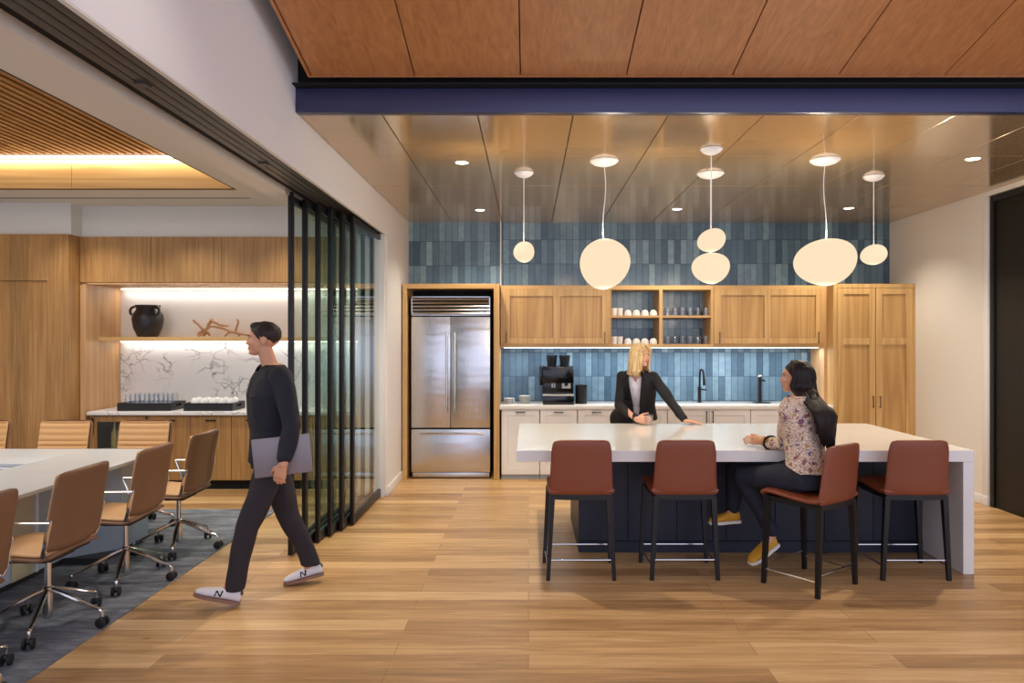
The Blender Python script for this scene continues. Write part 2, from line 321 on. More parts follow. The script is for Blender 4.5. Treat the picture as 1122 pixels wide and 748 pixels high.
# ------------------------------------------------------------------ mesh helpers
def origin(o):
    v = Vector((0, 0, 0))
    while o: v += o.location; o = o.parent
    return v
class MB:
    def __init__(s): s.bm = bmesh.new()
    def _merge(s, t):
        me = bpy.data.meshes.new('tmp'); t.to_mesh(me); t.free(); s.bm.from_mesh(me); bpy.data.meshes.remove(me); return s
    def box(s, x0, x1, y0, y1, z0, z1, bev=0., seg=2, mat=None):
        t = bmesh.new()
        bmesh.ops.create_cube(t, size=1)
        for v in t.verts: v.co = Vector(((x0+x1)/2+v.co.x*(x1-x0), (y0+y1)/2+v.co.y*(y1-y0), (z0+z1)/2+v.co.z*(z1-z0)))
        if bev: bmesh.ops.bevel(t, geom=t.edges[:], offset=bev, segments=seg, affect='EDGES', profile=.5)
        if mat is not None: t.transform(mat)
        return s._merge(t)
    def rings(s, rings, cap=True):
        """closed tube through rings (lists of points, the same count each)"""
        bm = s.bm; vs = [[bm.verts.new(p) for p in r] for r in rings]; n = len(rings[0])
        for a, b in zip(vs, vs[1:]):
            for i in range(n):
                j = (i+1) % n
                bm.faces.new((a[i], a[j], b[j], b[i]))
        if cap: bm.faces.new(vs[0][::-1]); bm.faces.new(vs[-1])
        return s
    def tube(s, pts, r, seg=10, cap=True, flat=None):
        """r: number or list; flat=(a,b) makes an elliptical section"""
        pts = [Vector(p) for p in pts]; n = len(pts)
        rs = r if isinstance(r, (list, tuple)) else [r]*n
        rg = []; up = None
        for i, p in enumerate(pts):
            d = (pts[min(i+1, n-1)]-pts[max(i-1, 0)]).normalized()
            if up is None: up = Vector((0, 0, 1)) if abs(d.z) < .9 else Vector((0, 1, 0))
            sx = d.cross(up)
            if sx.length < 1e-5: sx = d.orthogonal()
            sx.normalize(); up = sx.cross(d).normalized()
            a, b = flat if flat else (1, 1)
            rg.append([p+sx*math.cos(2*PI*k/seg)*rs[i]*a+up*math.sin(2*PI*k/seg)*rs[i]*b for k in range(seg)])
        return s.rings(rg, cap)
    def bar(s, p0, p1, w, d=None, w1=None, d1=None):
        """square-section bar from p0 to p1, local x width w, y depth d"""
        d = d or w; w1 = w1 or w; d1 = d1 or d
        f = lambda p, a, b: [Vector(p)+Vector((sx*a/2, sy*b/2, 0)) for sx, sy in ((-1, -1), (1, -1), (1, 1), (-1, 1))]
        return s.rings([f(p0, w, d), f(p1, w1, d1)])
    def lathe(s, prof, c=(0, 0, 0), seg=24, mat=None):
        c = Vector(c); rg = []
        for r, z in prof: rg.append([Vector((max(r, 1e-4)*math.cos(2*PI*k/seg), max(r, 1e-4)*math.sin(2*PI*k/seg), z)) for k in range(seg)])
        if mat is not None: rg = [[mat @ p for p in q] for q in rg]
        return s.rings([[p+c for p in q] for q in rg])
    def ell(s, c, r, rot=None, seg=20, fn=None):
        t = bmesh.new(); bmesh.ops.create_uvsphere(t, u_segments=seg, v_segments=max(8, seg//2+2), radius=1)
        r = (r, r, r) if isinstance(r, (int, float)) else r
        for v in t.verts:
            p = v.co.copy()
            if fn: p = fn(p)
            p = Vector((p.x*r[0], p.y*r[1], p.z*r[2]))
            if rot is not None: p = rot @ p
            v.co = p+Vector(c)
        return s._merge(t)
    def prism(s, poly, d, axis='y', base=0.):
        """poly: 2D points in the plane perpendicular to axis, extruded from base to base+d"""
        f = {'y': lambda a, b, t: Vector((a, t, b)), 'x': lambda a, b, t: Vector((t, a, b)), 'z': lambda a, b, t: Vector((a, b, t))}[axis]
        return s.rings([[f(a, b, base) for a, b in poly], [f(a, b, base+d) for a, b in poly]])
    def build(s, name, m, parent=None, world=True, smooth=True, ang=35, sub=0):
        bmesh.ops.recalc_face_normals(s.bm, faces=s.bm.faces[:])
        if parent is not None and world:
            o = origin(parent); bmesh.ops.translate(s.bm, verts=s.bm.verts[:], vec=-o)
        me = bpy.data.meshes.new(name); s.bm.to_mesh(me); s.bm.free()
        me.materials.append(m)
        if smooth:
            for p in me.polygons: p.use_smooth = True
            me.set_sharp_from_angle(angle=math.radians(ang))
        ob = bpy.data.objects.new(name, me); col.objects.link(ob)
        if parent is not None: ob.parent = parent
        if sub:
            md = ob.modifiers.new('s', 'SUBSURF'); md.levels = sub; md.render_levels = sub
        return ob
def tag(o, label=None, cat=None, group=None, kind=None):
    if label: o['label'] = label
    if cat: o['category'] = cat
    if group: o['group'] = group
    if kind: o['kind'] = kind
    return o
def empty(name, loc, label=None, cat=None, group=None, rz=0.):
    o = bpy.data.objects.new(name, None); o.empty_display_size = .1
    col.objects.link(o); o.location = loc; o.rotation_euler = (0, 0, rz)
    return tag(o, label, cat, group)
def children(o): return [c for c in bpy.data.objects if c.parent == o]
def dup(o, loc=None, rz=None, label=None, group=None, parent=None):
    c = o.copy(); col.objects.link(c)
    if parent is not None: c.parent = parent
    if loc is not None: c.location = loc
    if rz is not None: c.rotation_euler = (0, 0, rz)
    if label: c['label'] = label
    if group: c['group'] = group
    for ch in children(o): dup(ch, parent=c)
    return c
def struct(name, mb, m, parent=None, **k):
    o = mb.build(name, m, parent, **k)
    if parent is None: o['kind'] = 'structure'
    return o
def sheet(path, hw, thick, bow=0., nu=20, ribs=None, bowf=None):
    """upholstered shell: profile path [(y,z)], half widths, thickness, edge bow; returns MB"""
    mb = MB(); rg = []; n = len(path)
    for i, (y, z) in enumerate(path):
        a = path[max(i-1, 0)]; b = path[min(i+1, n-1)]
        d = Vector((b[0]-a[0], b[1]-a[1])).normalized(); nn = Vector((-d.y, d.x))   # normal
        w = hw[i] if isinstance(hw, (list, tuple)) else hw
        th = thick[i] if isinstance(thick, (list, tuple)) else thick
        bo = bow[i] if isinstance(bow, (list, tuple)) else bow
        r = []
        for k in range(nu):
            t = 2*PI*k/nu; c, s_ = math.cos(t), math.sin(t)
            u = math.copysign(abs(c)**.45, c); v = math.copysign(abs(s_)**.6, s_)
            off = v*th/2+bo*u*u
            r.append(Vector((u*w, y+nn.x*off, z+nn.y*off)))
        rg.append(r)
    mb.rings(rg)
    return mb
def smoothpath(pts, n=24):
    """Catmull-Rom through points"""
    out = []; P = [pts[0]]+list(pts)+[pts[-1]]
    segs = len(pts)-1
    for i in range(n+1):
        t = i/n*segs; k = min(int(t), segs-1); u = t-k
        p0, p1, p2, p3 = P[k:k+4]
        out.append(tuple(.5*((2*b)+(-a+c)*u+(2*a-5*b+4*c-d)*u*u+(-a+3*b-3*c+d)*u**3) for a, b, c, d in zip(p0, p1, p2, p3)))
    return out
# ================================================================== ROOM SHELL
XL, XR, YB, ZC = -1.49, 4.53, 8.93, 3.10      # opening wall, right wall, tile wall, metal ceiling
struct('floor', MB().box(-6.5, 4.9, -3, 9.1, -.12, 0), M_floor)
c = MB().box(-6.35, -2.415, -1.5, 6.88, -.002, .006)
rug = c.build('area_rug', M_carpet); tag(rug, 'mottled grey-blue carpet under the meeting table and swivel chairs', 'rug')
# tiled wall: recessed part over the refrigerator, furred-out part over the cabinets
for x0, x1, y0, z0, z1, dz in ((-1.6, -.34, YB-.07, 0, ZC+.3, .109), (-.34, XR+.1, YB, 0, 1.90, -.072), (-.34, XR+.1, YB, 1.90, ZC+.3, .139)):
    w = struct('wall_back', MB().box(x0, x1, y0, YB+.1, z0-dz, z1-dz), M_tile); w.location.z = dz      # tile courses start at different heights
tr = struct('trim_1', MB().box(-.352, -.338, YB-.085, YB, 2.30, ZC), M_cab)
# right wall with the tall black door
struct('wall_right', MB().box(XR, XR+.25, 7.10, YB+.1, 0, ZC+.3).box(XR, XR+.25, 3.2, 4.7, 0, 5.0).box(XR, XR+.25, 4.7, 7.10, 3.056, 5.0), M_cream)
struct('trim_2', MB().box(XR-.004, XR+.2, 7.015, 7.10, 0, 3.056, .002), M_white)
d = struct('door_7', MB().box(XR+.03, XR+.08, 4.72, 7.01, .0, 3.05, .004), M_blackdoor)
struct('door_frame', MB().box(XR+.012, XR+.03, 6.95, 7.012, 0, 3.05, .003).box(XR+.012, XR+.03, 4.72, 4.78, 0, 3.05, .003).box(XR+.012, XR+.03, 4.78, 6.95, 2.99, 3.05, .003), M_black, d)
struct('baseboard_right', MB().box(XR-.014, XR, 7.10, 8.33, 0, .095, .003).box(XR-.014, XR+.05, 7.01, 7.10, 0, .095, .003), M_white)
# left: pier beside the refrigerator, header over the opening, ceilings
struct('wall_left', MB().box(-1.80, XL, 7.50, YB+.1, 0, 5.0).box(-1.515, XL, -1.5, 7.50, 2.744, 5.0).box(-1.80, -1.515, 4.6, 7.50, 3.12, 5.0), M_white)
struct('trim_3', MB().box(-1.60, -1.505, 7.42, 7.50, 0, 2.744, .002), M_white)
struct('baseboard_left', MB().box(XL, XL+.014, 7.50, 8.33, 0, .1, .003).box(-1.56, XL+.014, 7.488, 7.502, 0, .1, .003), M_white)
struct('ceiling_beam', MB().box(-2.00, -1.839, -1.5, 7.9, 2.744, 3.14), M_ceil)
# door tracks in the soffit
trk = struct('trim_4', MB().box(-1.839, -1.515, -1.5, 7.5, 2.80, 2.86), M_dark)
t = MB()
t.box(-1.514, -1.492, -1.5, 7.49, 2.737, 2.747).build('track_edge', M_cream, trk)
for k in range(4):
    x = -1.530-.051*k
    MB().box(x-.047, x-.002, -1.5, 7.49, 2.752, 2.80, .002).build('door_track', M_track, trk)
for y in (3.05, 4.45): MB().box(-1.69, -1.64, y, y+.05, 2.742, 2.753).build('track_stop', M_track, trk)
# sliding glass panels, stacked at the far end; the farthest is fixed
for k in range(6):
    x1 = -1.54-.049*k; x0 = x1-.034; y0 = 6.27-.178*k; y1 = y0+1.22; z0, z1 = .012, 2.735
    r = MB(); s = .05
    r.box(x0, x1, y0, y0+s, z0, z1, .002).box(x0, x1, y1-s, y1, z0, z1, .002)
    r.box(x0, x1, y0+s, y1-s, z0, z0+.075, .002).box(x0, x1, y0+s, y1-s, z1-.055, z1, .002)
    dd = struct('door_%d' % (k+1), r, M_black)
    MB().box((x0+x1)/2-.004, (x0+x1)/2+.004, y0+s, y1-s, z0+.075, z1-.055).build('pane', M_glass, dd)
    if k: MB().box(x0+.008, x1-.008, y0+.02, y0+.06, z1, z1+.03).build('door_hanger', M_black, dd)
# metal ceiling: one panel per sheet, thin dark joints
mc = struct('ceiling', MB().box(XL, XR, 4.60, YB, ZC+.03, ZC+.08), M_dark)
xs = [XL+.003]+[-.95+.62*k for k in range(0, 9)]+[XR-.003]
ys = [4.62, 5.655, 6.75, 7.85, YB-.004]
for a, b2 in zip(xs, xs[1:]):
    for p, q in zip(ys, ys[1:]):
        MB().box(a+.003, b2-.003, p+.0015, q-.0015, ZC, ZC+.03, .002, 1).build('ceiling_panel', M_bronze, mc)
struct('front_light_block', MB().box(-1.6, 4.9, -.80, -.68, 4.50, 5.3), M_white)  # unseen board added to stop light entering the gap beside the timber ceiling
struct('ceiling', MB().box(-1.6, 4.9, -.80, 4.7, 5.2, 5.3), M_dark)  # unseen dark roof added to keep sky light out above the timber ceiling
struct('trim_5', MB().box(XL, XR, 4.55, 4.62, ZC-.002, 3.252, .003), M_navybeam)
struct('wall_bulkhead', MB().box(XL, XR, 4.60, 4.68, 3.252, 5.2).box(XL, XR, 4.48, 4.60, 3.255, 3.262).box(XL, -1.38, -1.5, 4.6, 4.93, 5.0), M_dark)  # last box: unseen dark lid added to keep the wall gap in shade
# sloping timber ceiling
SL = .2423; ang = math.atan(SL); ZE, YE = 3.282, 4.45
def slope_panel(x0, x1, s0, s1, t0, t1):
    """box in the slope's own frame: s runs up the slope from the low edge"""
    mb = MB(); mb.box(x0, x1, -s1, -s0, t0, t1, .0015, 1)
    mb.bm.transform(Matrix.Translation((0, YE, ZE)) @ Matrix.Rotation(-ang, 4, 'X'))
    return mb
wc = struct('ceiling', slope_panel(-1.372, 4.5, .01, 5.2, .03, .08), M_dark)
slope_panel(-1.377, -1.358, 0, 5.2, 0, .075).build('edge_trim', M_ceilwood, wc)
slope_panel(-1.358, 4.5, 0, .016, 0, .075).build('edge_trim', M_ceilwood, wc)
sx = [-1.353]+[-.71+.66*k for k in range(0, 8)]+[4.5]
for a, b2 in zip(sx, sx[1:]):
    slope_panel(a+.0035, b2-.0035, .019, 5.2, .004, .03).build('ceiling_panel', M_ceilwood, wc)
# meeting room ceiling with a coffer
ZM = 3.10
struct('ceiling', MB().box(-2.836, -2.00, -1.5, 8.9, ZM, ZM+.06).box(-6.5, -2.836, 6.951, 7.33, ZM, ZM+.06).box(-6.5, -2.836, 7.352, 8.9, ZM, ZM+.06).box(-6.5, -2.86, 7.33, 7.352, ZM+.03, ZM+.06), M_ceil)
struct('trim_6', MB().box(-6.5, -2.875, 7.326, 7.355, ZM-.0015, ZM+.03), M_dark)
cof = struct('trim_7', MB().box(-4.44, -2.84, 6.92, 6.95, ZM, 3.385, .001, 1).box(-6.5, -4.444, 6.92, 6.95, ZM, 3.385, .001, 1), M_oakcof)
struct('trim_8', MB().box(-2.838, -2.80, -1.5, 6.92, ZM+.001, 3.385), M_oakcof)
struct('trim_9', MB().box(-6.5, -2.838, 6.905, 6.918, ZM-.001, ZM+.006).box(-2.85, -2.838, -1.5, 6.905, ZM-.001, ZM+.006), M_dark)
sl = struct('ceiling', MB().box(-6.5, -2.80, -1.5, 7.05, 3.49, 3.53), M_dark)
x = -2.87
while x > -6.4:
    MB().box(x-.042, x, -1.4, 6.88, 3.425, 3.47, .002, 1).build('ceiling_slat', M_slat, sl); x -= .078
cv = MB().box(-6.4, -2.86, 6.885, 6.915, 3.405, 3.42).build('cove_light', M_ledw); tag(cv, 'glowing strip of light along the top edge of the ceiling coffer', 'light')
struct('wall_cove', MB().box(-6.5, -2.80, 7.02, 7.05, 3.16, 3.49), M_ceil)
# meeting room walls
struct('wall_meeting', MB().box(-6.5, -4.885, 7.60, 7.9, 2.762, ZM).box(-4.885, -1.80, 7.79, 8.1, 2.762, ZM), M_cream)
struct('wall_niche', MB().box(-4.885, -1.80, 8.42, 8.5, 0, 2.762), M_cream)
struct('wall_side', MB().box(-6.5, -6.4, -1.5, 7.6, 0, 3.5), M_cream)
# marble splash under the shelf
ms = MB().box(-4.815, -1.81, 8.40, 8.418, .858, 1.622).build('marble_backsplash', M_marble); tag(ms, 'white marble splashback with dark veins beneath the niche shelf', 'backsplash')
# left timber panelling with a flush concealed door
pn = struct('wall_panelling', MB().box(-6.4, -4.885, 7.60, 7.90, 0, 2.762), M_oakd)
dz = zat(308, 7.56); dx = xat(51, 7.56)
pan = MB().box(-6.4, dx+.002, 7.572, 7.60, .006, dz, .001, 1).build('panel_door', M_oakd, pn)
MB().box(dx+.007, -4.885, 7.56, 7.60, 0, 2.762, .001, 1).box(-6.4, dx+.007, 7.56, 7.60, dz+.006, 2.762, .001, 1).build('face_panel', M_oakd, pn)

# ================================================================== MEETING ROOM MILLWORK
YM = 7.75
mw = empty('niche_cabinet', (-3.3, 8.1, 0), 'oak millwork surround of the lit display niche in the meeting room', 'cabinet')
top = zat(258.5, YM)-.0; zb = zat(310, YM)
for i in range(4):
    a = -4.88+.77*i; MB().box(a, a+.767, YM, YM+.03, zb+.008, 2.76, .001, 1).build('upper_door', M_oakd, mw)
MB().box(-4.88, -1.81, YM+.03, 8.42, 2.241, 2.74).box(-4.80, -1.81, YM, YM+.03, 2.241, zb+.002).build('upper_case', M_oakn, mw)
MB().box(-4.88, -4.82, YM, 8.42, .0, 2.241, .001, 1).build('side_panel', M_oakn, mw)
MB().box(-4.82, -1.81, 7.98, 8.42, 1.623, 1.671, .002, 1).build('shelf', M_oakh, mw)
MB().box(-4.80, -1.82, 8.385, 8.40, 2.228, 2.240).build('led_strip', M_ledw, mw)
MB().box(-4.80, -1.82, 8.375, 8.392, 1.612, 1.622).build('led_strip', M_ledw, mw)
cs = MB().box(-4.80, -1.81, 7.73, 8.40, .818, .857, .003).build('marble_countertop', M_marble); tag(cs, 'veined white marble counter below the lit niche', 'countertop')
bc = empty('base_cabinet', (-3.3, 8.1, 0), 'long run of oak base doors with small black pulls under the marble counter', 'cabinet')
MB().box(-4.17, -1.81, 7.79, 8.38, .10, .816).build('case', M_oakd, bc)
MB().box(-4.81, -1.81, 7.83, 8.38, .0, .10).build('toe_kick', M_dark, bc)
xe = [xat(163.5, YM)+.443*i for i in range(6)]; xe[-1] = -1.82
for i, (a, b2) in enumerate(zip(xe, xe[1:])):
    dr = MB().box(a+.003, b2-.003, 7.765, 7.79, .11, .808, .001, 1).build('door', M_oakd, bc)
    MB().box((a+b2)/2-.055, (a+b2)/2+.055, 7.745, 7.765, .755, .768, .002).build('handle', M_black, dr)
wf = empty('display_cooler', (-4.48, 8.1, 0), 'undercounter cooler with a dark glass door framed in oak', 'cooler')
MB().box(-4.78, -4.18, 8.34, 8.38, .11, .81).box(-4.78, -4.75, 7.80, 8.34, .11, .81).box(-4.21, -4.18, 7.80, 8.34, .11, .81).box(-4.75, -4.21, 7.80, 8.34, .11, .13).box(-4.75, -4.21, 7.80, 8.34, .78, .81).build('case', M_black, wf)
g = MB().box(-4.78, -4.71, 7.765, 7.79, .11, .808, .001, 1).box(-4.25, -4.178, 7.765, 7.79, .11, .808, .001, 1).box(-4.71, -4.25, 7.765, 7.79, .11, .18, .001, 1).box(-4.71, -4.25, 7.765, 7.79, .745, .808, .001, 1).build('door_frame', M_oakd, wf)
MB().box(-4.71, -4.25, 7.775, 7.781, .18, .745).build('pane', M_glass, g)
MB().box(-4.755, -4.735, 7.735, 7.752, .62, .79, .003).box(-4.75, -4.74, 7.75, 7.765, .65, .66).box(-4.75, -4.74, 7.75, 7.765, .75, .76).build('handle', M_black, g)
MB().box(-4.75, -4.21, 7.82, 8.30, .44, .452).build('shelf', M_chrome, wf)
for i, x in enumerate((-4.62, -4.48, -4.34)):
    b_ = MB().lathe([(.0, 0), (.036, 0), (.037, .02), (.037, .15), (.014, .21), (.013, .27), (.0, .27)], (x, 7.95, .452)).build('bottle', M_jardark)
    tag(b_, '%s bottle standing behind the cooler door glass' % ('leftmost', 'middle', 'rightmost')[i], 'bottle', 'bottles inside the cooler')
# trays, glasses, cups
def tray(x0, x1, y0, y1, label):
    z = .858; h = .085
    r = MB().box(x0, x1, y0, y1, z, z+.012).box(x0+.012, x1-.012, y0+.012, y1-.012, z+.055, z+.072).box(x0, x1, y0, y0+.012, z+.012, z+h, .002, 1).box(x0, x1, y1-.012, y1, z+.012, z+h, .002, 1)
    for xe_ in (x0, x1-.012):
        r.box(xe_, xe_+.012, y0+.012, (y0+y1)/2-.06, z+.012, z+h).box(xe_, xe_+.012, (y0+y1)/2+.06, y1-.012, z+.012, z+h)
        r.box(xe_, xe_+.012, (y0+y1)/2-.06, (y0+y1)/2+.06, z+.012, z+.04).box(xe_, xe_+.012, (y0+y1)/2-.06, (y0+y1)/2+.06, z+.068, z+h)
    return tag(r.build('serving_tray', M_tray), label, 'tray')
tray(-4.52, -3.93, 7.82, 8.17, 'black serving tray holding upturned water glasses, nearer the oak side panel')
tray(-3.79, -3.25, 7.82, 8.17, 'black serving tray with hand holes holding white cups, beside the walking man')
G = MB().lathe([(.036, 0), (.0375, .002), (.031, .098), (.0, .100), (.0, .094), (.028, .092), (.0335, .002)], seg=20).build('water_glass', M_drink)
ordn = ('first', 'second', 'third', 'fourth', 'fifth', 'sixth', 'seventh', 'eighth')
n = 0
for r_, (yy, rn) in enumerate(((7.90, 'front'), (8.00, 'middle'), (8.10, 'back'))):
    for k in range(5):
        o = G if n == 0 else dup(G)
        o.scale = (1, 1, 1.12); o.location = (-4.44+.105*k, yy, .9305); n += 1
        tag(o, '%s upturned glass from the left in the %s row on the black tray' % (ordn[k], rn), 'glass', 'water glasses on the tray')
CUP = MB().lathe([(.043, 0), (.044, .003), (.041, .035), (.028, .056), (.020, .058), (.020, .064), (.0, .064), (.0, .058), (.017, .053), (.037, .034), (.040, .003)], seg=24).build('teacup', M_china)
hnd = MB().tube([(.041, 0, .018), (.056, 0, .016), (.062, 0, .028), (.055, 0, .040), (.036, 0, .044)], .0045, 8).build('cup_handle', M_china, CUP)
n = 0
for r_, (yy, rn) in enumerate(((7.92, 'front'), (8.03, 'back'))):
    for k in range(5):
        o = CUP if n == 0 else dup(CUP)
        o.location = (-3.71+.100*k, yy, .9305); o.rotation_euler = (0, 0, .7+.5*k); n += 1
        tag(o, '%s white cup from the left in the %s row on the tray by the man' % (ordn[k], rn), 'cup', 'white cups on the tray')
# vase with two loop handles
vx = xat(162, 8.2); vz = 1.671
vs = empty('ceramic_vase', (vx, 8.2, vz), 'black glazed ceramic urn with small loop handles on the niche shelf', 'vase')
MB().lathe([(.0, 0), (.105, 0), (.112, .012), (.15, .10), (.168, .20), (.160, .255), (.128, .300), (.120, .325), (.132, .352), (.136, .365), (.124, .365), (.108, .33), (.09, .32), (.0, .32)], (vx, 8.2, vz), 36).build('body', M_vase, vs)
for s_ in (-1, 1):
    MB().tube(smoothpath([(vx+s_*.125, 8.15, vz+.345), (vx+s_*.155, 8.14, vz+.33), (vx+s_*.165, 8.13, vz+.29), (vx+s_*.15, 8.13, vz+.25)], 12), .014, 10).build('handle', M_vase, vs)
# driftwood branch
bx0 = xat(212, 8.2)
def br(pts, r0, r1, mb, seed):
    P = smoothpath([(bx0+a, 8.2+b, 1.671+c) for a, b, c in pts], 22); n = len(P)
    P = [Vector(p)+Vector(noise.noise_vector(Vector((seed, i*.35, 0))))*.010 for i, p in enumerate(P)]
    mb.tube(P, [(r0+(r1-r0)*i/(n-1))*(1+.3*noise.noise(Vector((seed+5, i*.6, 0)))) for i in range(n)], 9)
m = MB()
br([(.0, 0, .19), (.07, -.02, .13), (.13, 0, .08), (.2, .02, .12), (.32, 0, .10), (.45, -.01, .055), (.58, 0, .03), (.69, .01, .012)], .014, .012, m, 1)
br([(.09, -.05, .03), (.14, 0, .08), (.17, .02, .15), (.21, .02, .20)], .012, .02, m, 3)
br([(.18, .02, .19), (.26, 0, .16), (.34, .0, .13), (.40, .01, .13)], .018, .010, m, 5)
br([(.10, .04, .02), (.16, 0, .05), (.2, -.04, .02)], .016, .010, m, 7)
br([(.48, 0, .05), (.49, .01, .11), (.52, 0, .17), (.50, 0, .2)], .016, .009, m, 9)
br([(.38, -.05, .008), (.42, -.02, .05), (.48, 0, .05), (.52, .05, .02)], .010, .012, m, 11)
br([(.12, -.04, .07), (.08, -.06, .03), (.12, -.09, .014)], .014, .012, m, 13)
tag(m.build('driftwood', M_drift), 'knotty tan driftwood branch lying on the niche shelf', 'driftwood')

# ================================================================== MEETING TABLE
tb = empty('meeting_table', (-3.8, 4.1, 0), 'long meeting table with a pale laminate top and grey-blue panel base', 'table')
tx0, tx1, ty0, ty1 = -4.75, -2.965, 1.6, 5.89
tt = MB().box(tx0, -4.06, ty0, ty1, .715, .74, .003).box(-3.66, tx1, ty0, ty1, .715, .74, .003).box(-4.06, -3.66, 5.18, ty1, .715, .74, .003).box(-4.06, -3.66, ty0, 2.4, .715, .74, .003)
tt.build('tabletop', M_table, tb)
MB().box(-4.055, -3.665, 2.4, 5.18, .70, .712).build('cable_trough', M_tbase, tb)
MB().box(-4.055, -3.70, 2.5, 5.06, .713, .722, .002).build('power_cover', M_black, tb)
MB().box(-4.4, -3.39, 1.9, 5.19, .05, .715).build('base_panel', M_tbase, tb)
MB().prism([(-4.4, 5.19), (-3.39, 5.19), (-3.10, 5.42), (-3.10, 5.80), (-4.4, 5.80)], .665, 'z', .05).build('base_panel', M_tbase, tb)
MB().box(-4.36, -3.41, 1.95, 5.19, .006, .05).box(-4.36, -3.13, 5.19, 5.78, .006, .05).build('plinth', M_track, tb)
MB().box(-3.39, -3.378, 4.66, 4.86, .052, .712, .001, 1).build('end_panel', M_tbeige, tb)
MB().box(-3.39, -3.37, 4.875, 4.90, .052, .712, .001, 1).build('panel_edge', M_white, tb)
MB().box(-3.39, -3.378, 3.2, 3.6, .052, .712, .001, 1).build('end_panel', M_tbeige, tb)

# ================================================================== SWIVEL CHAIRS
def make_chair():
    r = empty('swivel_chair', (0, 0, 0))
    seatp = smoothpath([(.235, .455), (.20, .468), (.0, .455), (-.10, .452), (-.155, .475)], 16)
    n = len(seatp); hw = [.222]*n; hw[0] = .19; hw[1] = .212
    sheet(seatp, hw, .035, .012, 28).build('seat', M_brown, r, sub=1)
    cp = [(y, z+.022) for y, z in seatp[1:-1]]
    sheet(cp, [.20]+[.208]*(len(cp)-2)+[.2], [.024*(1+.25*abs(math.sin(i*1.3))) for i in range(len(cp))], .012, 28).build('seat_cushion', M_tan, r, sub=1)
    bp = smoothpath([(-.135, .462), (-.172, .50), (-.185, .58), (-.205, .72), (-.244, .918)], 20)
    n = len(bp); hw = [.205+.038*min(1, i/5) for i in range(n)]; hw[-1] = .222; hw[-2] = .236; hw[0] = .165; hw[1] = .19
    sheet(bp, hw, .022, [-.03]*n, 28).build('backrest', M_brown, r, sub=1)
    q = smoothpath([(-.152, .50), (-.166, .58), (-.186, .72), (-.223, .902)], 60)
    sheet(q, [.20]+[.222]*(len(q)-4)+[.220, .214, .200], [.010+.022*abs(math.sin(i*.61))**.6 for i in range(len(q))], [-.03]*len(q), 28).build('back_cushion', M_tan, r)
    MB().prism([(-.195, -.12), (.195, -.12), (.19, .17), (-.19, .17)], .020, 'z', .424).box(-.11, .11, -.09, .10, .398, .425, .01).box(-.05, .05, -.06, .08, .385, .415, .01).build('mechanism', M_black, r, world=False)
    for s in (-1, 1):
        p = [(s*.238, -.168, .668), (s*.238, -.165, .64), (s*.238, -.152, .58), (s*.234, -.135, .50), (s*.20, -.10, .437)]
        a = MB().tube(smoothpath(p, 14), .012, 8, flat=(.5, 1.2))
        a.tube([(s*.238, -.172, .655), (s*.24, -.10, .655), (s*.24, .13, .655), (s*.238, .15, .648)], .013, 8, flat=(1.1, .5))
        a.tube([(s*.240, .145, .650), (s*.236, .10, .54), (s*.212, .05, .44)], .009, 8)
        a.build('armrest', M_chrome, r)
    MB().lathe([(.0, .13), (.026, .13), (.026, .23), (.017, .235), (.017, .39), (.0, .39)], seg=16).build('column', M_chrome, r)
    MB().lathe([(.0, .055), (.022, .055), (.026, .06), (.026, .13), (.0, .13)], seg=16).build('column_sleeve', M_chrome, r)
    for k in range(5):
        a = PI/2+2*PI*k/5+PI; c_, s_ = math.cos(a), math.sin(a)
        P = [(c_*.02, s_*.02, .215), (c_*.10, s_*.10, .185), (c_*.25, s_*.25, .118), (c_*.30, s_*.30, .100), (c_*.31, s_*.31, .085), (c_*.31, s_*.31, .060)]
        lg = MB().tube(smoothpath(P, 16), [.016]*6+[.013]*6+[.011]*5, 8, flat=(1, .8)).build('leg', M_chrome, r)
        cc = Vector((c_*.31, s_*.31, .031)); t_ = Vector((-s_, c_, 0))
        rot = Matrix.Rotation(a+PI/2+.6*(k % 2), 4, 'Z')
        m_ = Matrix.Translation(cc) @ rot @ Matrix.Rotation(PI/2, 4, 'Y')
        w_ = MB()
        for off in (-.019, .019):
            rg = []
            for rad, zz in ((.0, -.009), (.022, -.009), (.029, -.006), (.029, .006), (.022, .009), (.0, .009)):
                rg.append([m_ @ Vector((max(rad, 1e-4)*math.cos(2*PI*q_/18), max(rad, 1e-4)*math.sin(2*PI*q_/18), zz+off)) for q_ in range(18)])
            w_.rings(rg)
        w_.ell(cc+Vector((0, 0, .012)), (.020, .020, .020), seg=12)
        w_.build('caster', M_rubber, lg)
    return r
ch0 = make_chair()
lab = ['swivel chair nearest the camera, its brown back cut by the left edge of the photo',
       'brown-backed swivel chair on the near side of the table, second from the camera',
       'third brown-backed swivel chair from the camera, at the near side of the table',
       'brown-backed swivel chair at the far corner of the table, closest to the walking man']
zc = [3.29, 4.06, 4.84, 5.58]
for i, y in enumerate(zc):
    o = ch0 if i == 0 else dup(ch0)
    o.location = (-2.74, y, .006); o.rotation_euler = (0, 0, PI/2+(-.06, .0, .03, .0)[i])
    tag(o, lab[i], 'chair', 'swivel chairs around the meeting table')
fx = [-3.42, -4.13, -4.86]
lab = ['ribbed tan swivel chair at the table end, before the oak base doors',
       'ribbed tan swivel chair at the table end, before the wood panelling edge',
       'ribbed tan swivel chair at the table end, mostly cut off by the photo edge']
for i, x in enumerate(fx):
    o = dup(ch0, (x, 6.16, .006), PI, lab[i], 'swivel chairs around the meeting table')
